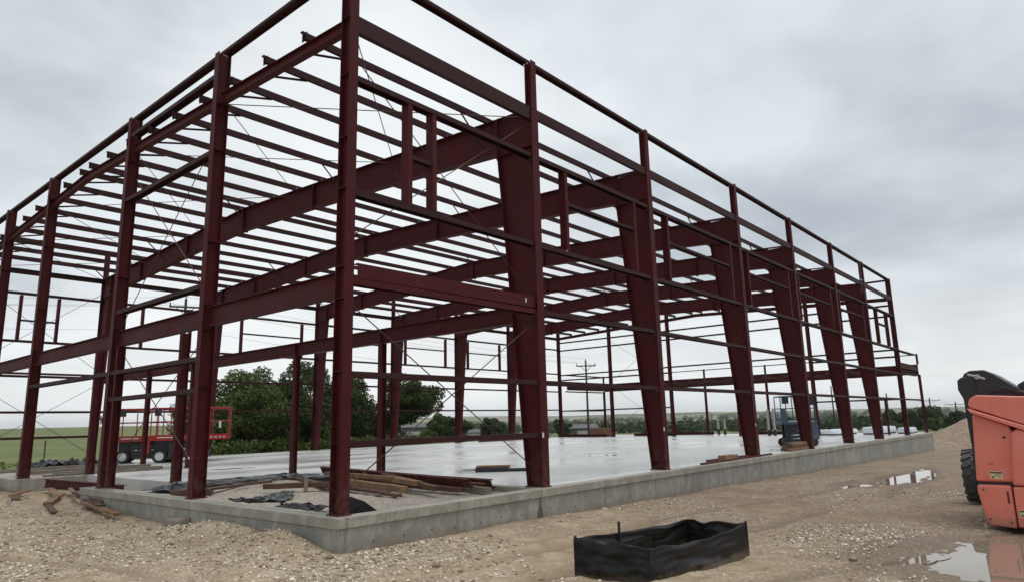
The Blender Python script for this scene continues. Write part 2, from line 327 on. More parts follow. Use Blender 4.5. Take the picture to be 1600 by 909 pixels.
# ------------------------------------------------------------------ object helpers
def tag(o, label=None, cat=None, group=None, kind=None):
    if label: o['label'] = label
    if cat: o['category'] = cat
    if group: o['group'] = group
    if kind: o['kind'] = kind
    return o
def mobj(name, me, mat=None, parent=None, mw=None):
    if isinstance(me, tuple):
        v, f = me; d = bpy.data.meshes.new(name); d.from_pydata(v, [], f); d.update(); me = d
    if mat and not me.materials: me.materials.append(MAT[mat])
    o = bpy.data.objects.new(name, me); COL.objects.link(o)
    if parent is not None: o.parent = parent
    if mw is not None: o.matrix_local = mw
    return o
def empty(name, loc=(0, 0, 0), rz=0):
    o = bpy.data.objects.new(name, None); COL.objects.link(o); o.location = loc; o.rotation_euler = (0, 0, rz)
    o.empty_display_size = 0.3
    return o
def shade(o, angle=None):
    o.data.polygons.foreach_set('use_smooth', [True]*len(o.data.polygons))
    return o
class MB:
    def __init__(s): s.v = []; s.f = []
    def add(s, v, f):
        n = len(s.v); s.v += [tuple(x) for x in v]; s.f += [tuple(i+n for i in q) for q in f]; return s
    def hexa(s, p):        # 8 points: bottom ring 0-3, top ring 4-7
        return s.add(p, [(3, 2, 1, 0), (4, 5, 6, 7), (0, 1, 5, 4), (1, 2, 6, 5), (2, 3, 7, 6), (3, 0, 4, 7)])
    def box(s, x0, x1, y0, y1, z0, z1):
        return s.hexa([(x0, y0, z0), (x1, y0, z0), (x1, y1, z0), (x0, y1, z0), (x0, y0, z1), (x1, y0, z1), (x1, y1, z1), (x0, y1, z1)])
    def prism(s, poly, axis, a, b):     # poly in the two other axes, extruded along axis
        n = len(poly); v = []
        for t in (a, b):
            for (p, q) in poly:
                v.append({'x': (t, p, q), 'y': (p, t, q), 'z': (p, q, t)}[axis])
        f = [tuple(range(n)), tuple(range(2*n-1, n-1, -1))] + [(i, i+n, (i+1) % n+n, (i+1) % n) for i in range(n)]
        return s.add(v, f)
    def tube(s, p0, p1, r, n=8, r1=None, cap=True):
        p0, p1 = Vector(p0), Vector(p1); d = (p1-p0)
        if d.length < 1e-6: return s
        q = d.to_track_quat('Z', 'Y'); r1 = r if r1 is None else r1; v = []
        for (c, rr) in ((p0, r), (p1, r1)):
            for i in range(n):
                a = 2*math.pi*i/n; v.append(c + q @ Vector((rr*math.cos(a), rr*math.sin(a), 0)))
        f = [(i, (i+1) % n, (i+1) % n+n, i+n) for i in range(n)]
        if cap: f += [tuple(range(n-1, -1, -1)), tuple(range(n, 2*n))]
        return s.add(v, f)
    def path(s, pts, r, n=6):
        for a, b_ in zip(pts, pts[1:]): s.tube(a, b_, r, n)
        return s
    def build(s, name, mat, parent=None, mw=None, bevel=0.0, seg=2):
        o = mobj(name, (s.v, s.f), mat, parent, mw)
        bm = bmesh.new(); bm.from_mesh(o.data); bmesh.ops.recalc_face_normals(bm, faces=bm.faces)
        if bevel:
            bmesh.ops.bevel(bm, geom=[e for e in bm.edges if e.calc_face_angle(0) > 0.4], offset=bevel, segments=seg, profile=0.6, affect='EDGES', clamp_overlap=True)
        bm.to_mesh(o.data); bm.free()
        return o
# rolled / cold-formed profiles, extruded along local +X, profile in local (y, z)
def P_I(h, bf, tf=0.016, tw=0.011):
    a, c, t = bf/2, h/2, tw/2
    return [(-a, -c), (a, -c), (a, -c+tf), (t, -c+tf), (t, c-tf), (a, c-tf), (a, c), (-a, c), (-a, c-tf), (-t, c-tf), (-t, -c+tf), (-a, -c+tf)]
def P_Z(h, b, t=0.006):
    return [(-t/2, -h/2+t), (-b, -h/2+t), (-b, -h/2), (t/2, -h/2), (t/2, h/2-t), (b, h/2-t), (b-0.012, h/2-0.028), (b+0.001, h/2-0.028), (b+0.004, h/2), (-t/2, h/2)]
def P_C(h, b, t=0.007):      # channel: web at y=0, flanges to +y, with lips
    return [(0, -h/2), (b, -h/2), (b, -h/2+0.022), (b-t, -h/2+0.022), (b-t, -h/2+t), (t, -h/2+t), (t, h/2-t), (b-t, h/2-t), (b-t, h/2-0.022), (b, h/2-0.022), (b, h/2), (0, h/2)]
def P_R(y, z): return [(-y/2, -z/2), (y/2, -z/2), (y/2, z/2), (-y/2, z/2)]
_cache = {}
def prof_mesh(key, prof, L, mat):
    k = (key, round(L, 3), mat)
    if k not in _cache:
        n = len(prof); v = [(0, y, z) for y, z in prof] + [(L, y, z) for y, z in prof]
        f = [tuple(range(n-1, -1, -1)), tuple(range(n, 2*n))] + [(i, (i+1) % n, (i+1) % n+n, i+n) for i in range(n)]
        me = bpy.data.meshes.new(key); me.from_pydata(v, [], f); me.update()
        bm = bmesh.new(); bm.from_mesh(me); bmesh.ops.recalc_face_normals(bm, faces=bm.faces); bm.to_mesh(me); bm.free()
        me.materials.append(MAT[mat]); _cache[k] = me
    return _cache[k]
def frame(p0, p1, upv=(0, 0, 1)):
    x = (Vector(p1)-Vector(p0)).normalized(); z = Vector(upv); y = z.cross(x).normalized(); z = x.cross(y)
    p = Vector(p0)
    return Matrix(((x.x, y.x, z.x, p.x), (x.y, y.y, z.y, p.y), (x.z, y.z, z.z, p.z), (0, 0, 0, 1)))
def member(name, key, prof, p0, p1, upv=(0, 0, 1), mat='red_primer', parent=None, label=None):
    L = (Vector(p1)-Vector(p0)).length
    o = mobj(name, prof_mesh(key, prof, L, mat), None, parent, frame(p0, p1, upv))
    if label: o['label'] = label
    return o
_rodmesh = {}
def rod(name, p0, p1, r, mat, parent):
    if mat not in _rodmesh:
        mb = MB(); mb.tube((0, 0, 0), (1, 0, 0), 1, 6); me = bpy.data.meshes.new('rod'); me.from_pydata(mb.v, [], mb.f); me.materials.append(MAT[mat]); _rodmesh[mat] = me
    L = (Vector(p1)-Vector(p0)).length
    return mobj(name, _rodmesh[mat], None, parent, frame(p0, p1, (0.13, 0.17, 1)) @ Matrix.Diagonal((L, r, r, 1)))

# ------------------------------------------------------------------ ground
PUDDLES = [(22.8, -4.0, 0.9, 0.42, 0.15),   # cx, cy, rx, ry, rot, level, name-label
    (17.0, -3.25, 0.95, 0.36, -0.1), (20.6, -3.85, 2.6, 0.50, 0.02), (25.0, -3.75, 1.2, 0.30, 0.1), (5.55, -8.45, 1.75, 1.28, -0.5), (4.35, -6.98, 0.45, 0.16, -0.4), (5.0, -7.22, 0.25, 0.13, -0.3)]
def site_base(x, y):
    xs = np.clip(x, -25, 60)
    z = -0.53 - 0.0145*np.maximum(xs, 0)
    z = z + 0.013*np.clip(y-4, 0, 16)*sstep(8, -2, x)
    z = z + (-0.25 + 0.53 + 0.0145*np.maximum(xs, 0))*sstep(27.9, 31, y)*sstep(60, 48, x)*0.85
    # pushed-up soil beside the corner of the curb
    z = z + 0.30*np.exp(-(((x+0.58)/0.5)**2+((y-0.85)/0.7)**2)) + 0.27*np.exp(-(((x+0.35)/0.6)**2+((y-3.1)/1.5)**2))
    z = z + 0.05*np.exp(-((y+0.75)/0.5)**2)*sstep(-1, 2, x)*sstep(30, 10, x)
    return z
RUTS = ((0.04, 1, 2.3, 0.22, 0.055), (0.04, 1, 4.0, 0.22, 0.06), (1, 0.25, 2.1, 0.22, 0.05), (1, 0.25, 3.7, 0.22, 0.05), (0.7, 1, 6.4, 0.2, 0.035), (0.7, 1, 8.0, 0.2, 0.035), (0.25, 1, 5.6, 0.2, 0.04))
def rut_dist(x, y, q): return (q[0]*x + q[1]*y + q[2] + 0.25*np.sin(x*0.35+q[2]) + 0.12*np.sin(x*0.9+y*0.7))/math.hypot(q[0], q[1])
def rut_mask(x, y):
    m = np.zeros_like(x)
    for q in RUTS: m = np.maximum(m, np.exp(-(rut_dist(x, y, q)/(q[3]*1.5))**2)*sstep(-0.35, 0.2, fbm(x*0.25+q[2], y*0.25, 2, 151)+0.15))
    return m
def plevel(c): return float(site_base(np.array([c[0]]), np.array([c[1]]))[0]) - 0.045
def height(x, y):
    r = np.hypot(x-CAM.x, y-CAM.y); az = np.degrees(np.arctan2(y-CAM.y, x-CAM.x))
    z = site_base(x, y)
    near = sstep(60, 30, r)
    z = z + near*(0.045*fbm(x*0.35, y*0.35, 3, 3) + 0.03*fbm(x*1.3, y*1.3, 3, 9) + 0.016*fbm(x*6, y*6, 3, 21))
    # wheel ruts running along the building and across the left foreground
    for q in RUTS:
        dist = rut_dist(x, y, q); dd, ww = q[4], q[3]
        z = z - near*dd*np.exp(-(dist/ww)**2) + near*dd*0.5*np.exp(-((np.abs(dist)-0.36)/0.12)**2) + near*0.012*np.exp(-(dist/ww)**2)*np.sin((x*q[1]-y*q[0])*34)
    for c in PUDDLES:
        ca, sa = math.cos(c[4]), math.sin(c[4]); u = ((x-c[0])*ca+(y-c[1])*sa)/c[2]; v = (-(x-c[0])*sa+(y-c[1])*ca)/c[3]
        d = np.sqrt(u*u+v*v) + 0.55*fbm(x*0.9+5, y*0.9, 3, 33) + 0.14*fbm(x*5, y*5, 2, 41)
        mk = sstep(1.75, 0.95, d); lv = plevel(c)
        tgt = lv + 0.055*(d-1.0) + 0.012*fbm(x*7, y*7, 2, 51)
        z = z*(1-mk) + tgt*mk
    # fields and hills
    far = sstep(38, 110, r)
    left = sstep(55, 66, az)
    zf = -0.9 - 0.0125*np.clip(r-60, 0, 450) + 0.35*fbm(x*0.02, y*0.02, 3, 61)
    zl = -0.35 + 0.0128*np.clip(r-45, 0, 330) + 0.25*fbm(x*0.02, y*0.02, 3, 62) - 0.006*np.clip(r-400, 0, 600)
    zf = zf*(1-left) + zl*left
    hill = sstep(900, 2600, r)*(24 + 16*fbm(x*0.0011, y*0.0011, 4, 71)) + sstep(2600, 5200, r)*(10 + 10*fbm(x*0.0008, y*0.0008, 3, 81))
    hill = hill*(1-0.55*left)
    z = z*(1-far) + zf*far + hill
    return z
rr = [0.25]
while rr[-1] < 7000:
    q = rr[-1]; rr.append(q + (max(0.06, 0.0095*q) if q < 32 else 0.03*q))
rr = np.array(rr)
a_in = np.linspace(YAW-rad(46), YAW+rad(46), 560); a_out = np.linspace(YAW+rad(46), YAW-rad(46)+2*math.pi, 120)[1:-1]
aa = np.concatenate([a_in, a_out]); na, nr = len(aa), len(rr)
gx = CAM.x + rr[:, None]*np.cos(aa)[None]; gy = CAM.y + rr[:, None]*np.sin(aa)[None]
gz = height(gx, gy)
V = np.stack([gx, gy, gz], -1).reshape(-1, 3)
V = np.vstack([V, [[CAM.x, CAM.y, float(height(np.array([CAM.x]), np.array([CAM.y]))[0])]]])
i, j = np.meshgrid(np.arange(nr-1), np.arange(na), indexing='ij'); j2 = (j+1) % na
Q = np.stack([i*na+j, (i+1)*na+j, (i+1)*na+j2, i*na+j2], -1).reshape(-1, 4)
def big_mesh(name, V, Q, tri=None):
    me = bpy.data.meshes.new(name); me.vertices.add(len(V)); me.vertices.foreach_set('co', np.asarray(V, np.float32).ravel())
    nq = len(Q); k = Q.shape[1]
    extra = 0 if tri is None else len(tri)*3
    me.loops.add(nq*k+extra)
    idx = Q.ravel() if tri is None else np.concatenate([Q.ravel(), np.asarray(tri).ravel()])
    me.loops.foreach_set('vertex_index', idx.astype(np.int32))
    st = np.arange(nq)*k
    if tri is not None: st = np.concatenate([st, nq*k+np.arange(len(tri))*3])
    me.polygons.add(len(st)); me.polygons.foreach_set('loop_start', st.astype(np.int32))
    me.update(calc_edges=True); me.validate(); return me
tri = [(nr*na, jj, (jj+1) % na) for jj in range(na)]
me = big_mesh('ground', V, Q, tri)
def site_mask(x, y):
    edge = 2.5*fbm(x*0.12, y*0.12, 3, 91)
    m = sstep(30.5, 28.8, y+edge*0.5)*sstep(58, 50, x-8*sstep(2, -6, y)*6+edge)
    m = np.maximum(m, sstep(15, 9, y+edge)*sstep(115, 95, x+edge*3))
    return m
at = me.attributes.new('site', 'FLOAT', 'POINT'); at.data.foreach_set('value', site_mask(V[:, 0], V[:, 1]).astype(np.float32))
def wet_mask(x, y):
    m = np.zeros_like(x)
    for c in PUDDLES:
        ca, sa = math.cos(c[4]), math.sin(c[4]); u = ((x-c[0])*ca+(y-c[1])*sa)/(c[2]+0.1); v = (-(x-c[0])*sa+(y-c[1])*ca)/(c[3]+0.1)
        m = np.maximum(m, sstep(2.0, 1.0, np.sqrt(u*u+v*v) + 0.35*fbm(x*1.1, y*1.1, 3, 35)))
    m = np.maximum(m, 0.62*rut_mask(x, y)*sstep(60, 40, x))
    return m
at = me.attributes.new('wet', 'FLOAT', 'POINT'); at.data.foreach_set('value', wet_mask(V[:, 0], V[:, 1]).astype(np.float32))
g = mobj('ground', me, 'ground'); tag(g, kind='structure'); shade(g)

# water in the puddles
for c, lab in zip(PUDDLES, ('middle pool of the long broken puddle', 'small muddy rain puddle nearest the foundation wall in the middle distance', 'long muddy rain puddle reflecting the tapered columns beside the foundation wall', 'thin sliver of puddle at the far end of the wheel track', 'large rain puddle in the bottom right corner below the orange machine', 'narrow muddy puddle streak left of the large foreground puddle', 'tiny puddle streak touching the large foreground puddle')):
    n = 40; ca, sa = math.cos(c[4]), math.sin(c[4])
    vv = [(c[0]+1.55*(c[2]*math.cos(t)*ca-c[3]*math.sin(t)*sa), c[1]+1.55*(c[2]*math.cos(t)*sa+c[3]*math.sin(t)*ca), plevel(c)) for t in np.linspace(0, 2*math.pi, n, endpoint=False)]
    o = mobj('puddle', (vv, [tuple(range(n))]), 'muddy_water'); tag(o, kind='structure')

# loose stones on the near ground
def stones(n, region, smin, smax, zfun, name, seed):
    rg = np.random.default_rng(seed)
    x, y = region(rg, n); n = len(x)
    s = smin + (smax-smin)*rg.random(n)**3.2
    base = np.array([[1, 0, 0], [-1, 0, 0], [0, 1, 0], [0, -1, 0], [0, 0, 1], [0, 0, -1]], float)
    fc = np.array([[0, 2, 4], [2, 1, 4], [1, 3, 4], [3, 0, 4], [2, 0, 5], [1, 2, 5], [3, 1, 5], [0, 3, 5]])
    V = base[None]*(0.65+0.7*rg.random((n, 6, 1)))*s[:, None, None]*np.stack([np.ones(n), 0.6+0.5*rg.random(n), 0.45+0.3*rg.random(n)], -1)[:, None]
    a = rg.random(n)*6.28; c, sn = np.cos(a)[:, None], np.sin(a)[:, None]
    X = V[..., 0]*c-V[..., 1]*sn + x[:, None]; Yv = V[..., 0]*sn+V[..., 1]*c + y[:, None]; Z = V[..., 2] + (zfun(x, y)+s*0.15)[:, None]
    P = np.stack([X, Yv, Z], -1).reshape(-1, 3); F = (fc[None]+6*np.arange(n)[:, None, None]).reshape(-1, 3)
    return mobj(name, big_mesh(name, P, F), 'loose_stone')
def reg_front(rg, n):
    r = 4.2*np.exp(rg.random(n)*math.log(26/4.2)); a = YAW + rad(44)*(2*rg.random(n)-1)
    x, y = CAM.x+r*np.cos(a), CAM.y+r*np.sin(a)
    dens = 0.36 + 1.35*fbm(x*0.33, y*0.33, 3, 101) - 0.36*sstep(3, 12, x-y*0.4) + 0.45*sstep(2, -5, x)
    dens = dens*(1-0.85*rut_mask(x, y))
    ok = ((x < -0.25) | (y < -0.28)) & (rg.random(n) < dens)
    for c in PUDDLES:
        ok &= (((x-c[0])/(c[2]*1.4))**2 + ((y-c[1])/(c[3]*1.4))**2) > 1
    return x[ok], y[ok]
tag(stones(170000, reg_front, 0.007, 0.042, height, 'gravel', 5), 'loose pale gravel scattered over the tan dirt in front of the foundation', 'gravel', kind='stuff')

def reg_clods(rg, n):
    x, y = reg_front(rg, n); return x, y
cl_ = stones(1500, reg_clods, 0.03, 0.085, height, 'clods', 15); cl_.data.materials.clear(); cl_.data.materials.append(MAT['mound_sand'])
tag(cl_, 'brown dirt clods and larger stones lying among the gravel', 'clods', kind='stuff')
# ------------------------------------------------------------------ slab, foundation walls, infill
mb = MB()
mb.box(5.3, 49.3, 0.1, 27.58, -0.6, 0.0)
mb.box(1.9, 5.3, 10.25, 17.15, -0.6, -0.0005)
slab = mb.build('concrete_slab', 'wet_slab'); tag(slab, kind='structure')
fd = empty('foundation_wall', (0, 0, 0)); tag(fd, 'long grey concrete foundation wall with a lipped curb under the steel columns', 'foundation')
Y0, X0 = -0.21, -0.17
mb = MB(); mb.box(X0+0.035, 49.38, Y0+0.035, 0.1, -1.9, -0.165); mb.build('stem_wall', 'wall_concrete', fd)
mb = MB(); mb.box(X0, 49.4, Y0, 0.1, -0.165, 0.0); mb.build('curb', 'curb_concrete', fd, bevel=0.012)
mb = MB(); mb.box(X0+0.035, 0.2, 0.1, 11.0, -1.4, -0.165); mb.build('stem_wall', 'wall_concrete', fd)
mb = MB(); mb.box(X0, 0.2, 0.1, 11.02, -0.165, 0.0); mb.build('curb', 'curb_concrete', fd, bevel=0.012)
mb = MB(); mb.box(X0, 0.2, 16.85, 27.75, -1.2, 0.0); mb.box(0.2, 5.3, 16.85, 17.15, -1.2, 0.0); mb.build('curb', 'curb_concrete', fd, bevel=0.012)
mb = MB(); mb.box(5.05, 5.3, 0.1, 10.25, -0.6, -0.001); mb.box(1.9, 5.05, 10.0, 10.25, -0.6, -0.001); mb.build('curb', 'curb_concrete', fd)
mb = MB(); mb.box(49.3, 49.4, 0.1, 27.6, -1.9, -0.001); mb.box(5.3, 49.3, 27.58, 27.7, -1.2, -0.001); mb.build('stem_wall', 'wall_concrete', fd)
# form-tie holes: small dark cones set into the face
mb = MB(); rg = random.Random(3)
x = 0.55
while x < 40:
    z = -0.40 - 0.012*x + rg.uniform(-0.03, 0.03); mb.tube((x, Y0+0.032, z), (x, Y0+0.06, z), 0.016, 8); x += 0.61 + rg.uniform(-0.05, 0.08)
o = mb.build('tie_hole', 'print_dark', fd); o['kind'] = 'stuff'
# rusty drip stain below the curb joint
mb = MB(); mb.add([(4.885, Y0+0.031, -0.17), (4.905, Y0+0.031, -0.17), (4.93, Y0+0.031, -0.33), (4.985, Y0+0.031, -0.48), (4.975, Y0+0.031, -0.72), (4.80, Y0+0.031, -0.72), (4.79, Y0+0.031, -0.48), (4.86, Y0+0.031, -0.33)], [tuple(range(8))])
simple('stain', (0.105, 0.082, 0.055), 0.5, 0.2, 12)
mb.build('stain', 'stain', fd)
def infill(name, x0, x1, y0, y1, z, seed):
    nx, ny = int((x1-x0)/0.07), int((y1-y0)/0.07)
    xs, ys = np.meshgrid(np.linspace(x0, x1, nx), np.linspace(y0, y1, ny), indexing='ij')
    zz = z + 0.045*fbm(xs*0.8, ys*0.8, 3, seed) + 0.02*fbm(xs*5, ys*5, 3, seed+5)
    P = np.stack([xs, ys, zz], -1).reshape(-1, 3); a, b_ = np.meshgrid(np.arange(nx-1), np.arange(ny-1), indexing='ij')
    F = np.stack([a*ny+b_, (a+1)*ny+b_, (a+1)*ny+b_+1, a*ny+b_+1], -1).reshape(-1, 4)
    o = mobj(name, big_mesh(name, P, F), 'gravel_infill'); tag(o, kind='structure'); shade(o)
infill('gravel_bed', 0.15, 5.1, 0.05, 10.1, -0.13, 7)
infill('gravel_bed', 0.15, 5.35, 17.1, 27.6, -0.15, 8)
# puddles standing on the slab
def slab_puddle(cx, cy, rx, ry, rot, seed):
    rg = random.Random(seed); n = 44; pts = []
    ph = [rg.uniform(0, 6.28) for _ in range(5)]
    for k in range(n):
        t = 2*math.pi*k/n; q = 1+0.22*math.sin(2*t+ph[0])+0.16*math.sin(3*t+ph[1])+0.1*math.sin(5*t+ph[2])+0.06*math.sin(9*t+ph[3])
        u, v = rx*q*math.cos(t), ry*q*math.sin(t); pts.append((cx+u*math.cos(rot)-v*math.sin(rot), cy+u*math.sin(rot)+v*math.cos(rot), 0.004))
    o = mobj('slab_puddle', (pts, [tuple(range(n))]), 'slab_water'); tag(o, kind='structure')
PERP = YAW - rad(90)
for k, a in enumerate([(16.9, 6.0, 1.15, 0.22, PERP), (18.6, 7.1, 1.3, 0.14, PERP), (5.75, 14.6, 0.75, 0.20, PERP+0.5), (22.3, 1.6, 0.7, 0.25, PERP), (7.6, 12.6, 0.45, 0.08, PERP+0.3)]):
    slab_puddle(*a, seed=k)

# ------------------------------------------------------------------ the steel frame
B = empty('steel_frame_building', (0, 0, 0))
tag(B, 'unfinished dark red steel building frame with tapered columns, girts and open roof purlins', 'building frame')
XF = [0.0, 5.48, 10.99, 17.72, 23.81, 29.99, 36.08, 42.95]
YE = [0.0, 5.29, 10.36, 17.23, 22.38]
W = 27.43; TOP = 10.06; MID = W/2
def rtop(y): return 8.80 + 0.0425*min(y, W-y)
BF = 0.25
def plate_part(name, parent, x0, x1, y0, y1, z0, z1, mat='red_primer'):
    return MB().box(x0, x1, y0, y1, z0, z1).build(name, mat, parent)
def base_plate(parent, x0, x1, y0, y1, z=0.0):
    bp_ = plate_part('base_plate', parent, x0-0.03, x1+0.03, y0-0.03, y1+0.03, z, z+0.02)
    mb = MB()
    for xx in (x0+0.03, x1-0.03):
        for yy in (y0+0.06, y1-0.06): mb.tube((xx, yy, z+0.02), (xx, yy, z+0.07), 0.014, 6)
    mb.build('anchor_bolt', 'rod_steel', bp_)
# tapered frame columns on both long walls
def frame_column(x1, side):
    """x1 = right flange edge, side 0: wall y=0, side 1: wall y=W (mirror)"""
    x0 = x1-BF; xc = (x0+x1)/2; s = 1 if side == 0 else -1; yo = 0.0 if side == 0 else W
    def Y(v): return yo + s*v
    zt = rtop(0)-0.03; zk = 7.86
    d0, d1 = 0.44, 1.13; tf = 0.018
    mb = MB()
    yy = sorted((Y(0), Y(tf))); mb.box(x0, x1, yy[0], yy[1], 0.02, zt)                 # outer flange
    def q(xa, xb, ya0, ya1, yb0, yb1, za, zb):
        return [(xa, Y(ya0), za), (xb, Y(ya0), za), (xb, Y(ya1), za), (xa, Y(ya1), za), (xa, Y(yb0), zb), (xb, Y(yb0), zb), (xb, Y(yb1), zb), (xa, Y(yb1), zb)]
    mb.hexa(q(x0, x1, d0-tf, d0, d1-tf, d1, 0.02, zk))                                 # inner flange
    mb.hexa(q(xc-0.006, xc+0.006, tf, d0-tf, tf, d1-tf, 0.02, zk))                     # web
    mb.hexa(q(xc-0.0062, xc+0.0062, tf, d1-tf, tf, d1-tf, zk, zt))                     # knee web
    o = mb.build('column', 'red_primer', B)
    base_plate(o, x0, x1, *sorted((Y(0.0), Y(d0))))
    mb = MB(); ya, yb = sorted((Y(tf), Y(d1)))
    mb.box(x0+0.005, x1-0.005, ya, yb, zk-0.012, zk+0.006); mb.build('knee_stiffener', 'red_primer', o)
    MB().box(x0+0.005, x1-0.005, *sorted((Y(d1-0.005), Y(d1+0.02))), zk-0.1, rtop(1.1)-0.02).build('end_plate', 'red_primer', o)
    # bolt heads at the knee
    mb = MB()
    for k in range(5):
        mb.tube((x0+0.05, Y(d1+0.03), 8.02+k*0.16), (x0+0.05, Y(d1+0.055), 8.02+k*0.16), 0.016, 6)
    mb.build('bolt', 'rod_steel', o)
    if side == 0:
        for z in (7.64, 5.47, 3.90, 2.30):
            g_ = MB().box(xc-0.11, xc+0.11, 0.045, 0.20, z-0.118, z-0.106).build('girt_clip', 'red_primer', o)
            mb = MB()
            for sx_ in (-0.08, 0.08):
                for yy_ in (0.08, 0.16): mb.tube((xc+sx_, yy_, z-0.118), (xc+sx_, yy_, z-0.135), 0.014, 6)
            mb.build('bolt', 'bolt_metal', g_)
        if int(x1*10) % 3 == 0 or x1 < 12:
            MB().box(x0+0.03, x0+0.09, -0.0045, -0.0005, 1.05, 1.16).build('tag', 'galv_white', o)
    # parapet stub on top
    pz = P_I(0.2, 0.2, 0.012, 0.009)
    member('parapet_post', 'ppost', pz, (xc, Y(0.1), zt), (xc, Y(0.1), TOP), (0, 1, 0), parent=B)
    return o
def rafter(x1):
    x0 = x1-BF; xc = (x0+x1)/2; tf = 0.018
    ys = [1.15, 4.6, 9.2, MID, W-9.2, W-4.6, W-1.15]; dep = [0.92, 0.84, 0.80, 0.84, 0.80, 0.84, 0.92]
    for k in range(6):
        ya, yb, da, db = ys[k], ys[k+1], dep[k], dep[k+1]; za, zb = rtop(ya), rtop(yb)
        ya += 0.011; yb -= 0.011
        mb = MB()
        def q(xa, xb, ta, tb, ua, ub): return [(xa, ya, za-ta), (xb, ya, za-ta), (xb, yb, zb-tb), (xa, yb, zb-tb), (xa, ya, za-ua), (xb, ya, za-ua), (xb, yb, zb-ub), (xa, yb, zb-ub)]
        mb.hexa(q(x0, x1, tf, tf, 0, 0)); mb.hexa(q(x0, x1, da, db, da-tf, db-tf)); mb.hexa(q(xc-0.006, xc+0.006, da-tf, db-tf, tf, tf))
        o = mb.build('rafter', 'red_primer', B)
        MB().box(x0+0.004, x1-0.004, ya-0.009, ya+0.012, za-da-0.05, za+0.0).build('splice_plate', 'red_primer', o)
        MB().box(x0+0.004, x1-0.004, yb-0.012, yb+0.009, zb-db-0.05, zb+0.0).build('splice_plate', 'red_primer', o)
        # flange brace clips along the bottom flange
        mb = MB()
        for yy in np.arange(ya+0.7, yb-0.3, 1.464):
            t = (yy-ya)/(yb-ya); zz = za+(zb-za)*t-(da+(db-da)*t)
            mb.box(x0-0.002, x0+0.05, yy-0.03, yy+0.03, zz+0.02, zz+0.09)
        mb.build('clip', 'red_primer', o)
    # roof knee block on each column
    for s in (0, 1):
        Yf = (lambda v: v) if s == 0 else (lambda v: W-v)
        mb = MB(); z0, z1 = rtop(0), rtop(1.15)
        pts = [(x0, Yf(0.0), z0-0.03), (x1, Yf(0.0), z0-0.03), (x1, Yf(1.13), z1-0.018), (x0, Yf(1.13), z1-0.018), (x0, Yf(0.0), z0-0.005), (x1, Yf(0.0), z0-0.005), (x1, Yf(1.13), z1), (x0, Yf(1.13), z1)]
        mb.hexa(pts); mb.build('knee_cap', 'red_primer', B)
for x in XF[1:7]:
    frame_column(x, 0); frame_column(x, 1); rafter(x)

_stiff = {}
def stiffeners(o, zs, a, b_):
    for z in zs:
        if (a, b_) not in _stiff: _stiff[(a, b_)] = MB().box(0, 0.012, -a, a, -b_, b_).build('stiffener', 'red_primer', o); q = _stiff[(a, b_)]
        else: q = mobj('stiffener', _stiff[(a, b_)].data, None, o)
        q.location = (z, 0, 0)
# end wall posts (wide-flange) at X=0 and at X=42.95
I_E = P_I(0.30, 0.20, 0.014, 0.009)
def end_post(x_out, y_edge, sgn, top=TOP, stiff=True):
    yc = y_edge-0.1; xc = x_out + sgn*0.15
    o = member('column', 'Epost', I_E, (xc, yc, 0.02), (xc, yc, top), (1, 0, 0), parent=B)
    base_plate_local(o, 0.15, 0.1)
    if stiff:
        stiffeners(o, [z for z in (2.27, 3.5, 4.05, 5.45, 7.62, 8.75) if z < top-0.2], 0.096, 0.145)
    return o
def base_plate_local(o, a, b_):
    p = MB().box(-0.02, 0.0, -b_-0.03, b_+0.03, -a-0.03, a+0.03).build('base_plate', 'red_primer', o)
    mb = MB()
    for u in (-1, 1):
        for v in (-1, 1): mb.tube((0.0, u*(b_-0.035), v*(a-0.05)), (0.05, u*(b_-0.035), v*(a-0.05)), 0.014, 6)
    mb.build('anchor_bolt', 'rod_steel', p)
# corner column: flange faces the long wall
def corner_post(xo, sgn, yo, s):
    xc = xo + sgn*0.095; yc = yo + s*0.14
    o = member('column', 'Cpost', P_I(0.28, 0.19, 0.014, 0.009), (xc, yc, 0.02), (xc, yc, TOP), (0, 1, 0), parent=B)
    base_plate_local(o, 0.14, 0.095)
    stiffeners(o, (1.1, 2.27, 3.5, 4.05, 5.45, 6.4, 7.62, 8.75), 0.091, 0.125)
corner_post(0, 1, 0, 1); corner_post(0, 1, W, -1); corner_post(42.95, -1, 0, 1); corner_post(42.95, -1, W, -1)
for y in YE[1:]: end_post(0.0, y, 1)
YB = [5.6, 11.0, 16.4, 21.95]
for y in YB: end_post(42.95, y, -1)
# extra jamb stub beside the third post of the near end wall
member('jamb', 'jamb', P_C(0.2, 0.09), (0.12, 9.86, 0.02), (0.12, 9.86, 3.55), (1, 0, 0), parent=B)
member('jamb', 'jamb2', P_C(0.2, 0.09), (42.8, 1.2, 0.02), (42.8, 1.2, 2.2), (1, 0, 0), parent=B)
# rake beams on both end walls
I_R = P_I(0.23, 0.16, 0.012, 0.009)
for xr, ysn in ((0.16, YE[1:]), (42.79, YB)):
    ed = [0.29] + [v for y in ysn for v in (y-0.205+0.0, y+0.005)] + [W-0.29]
    segs = [(ed[2*k], ed[2*k+1]) for k in range(len(ed)//2)]
    for (a, b_) in segs:
        cuts = [a, b_] if not (a < MID < b_) else [a, MID, b_]
        for u, v in zip(cuts, cuts[1:]):
            member('rake_beam', 'rake', I_R, (xr, u, rtop(u)-0.115), (xr, v, rtop(v)-0.115), parent=B)
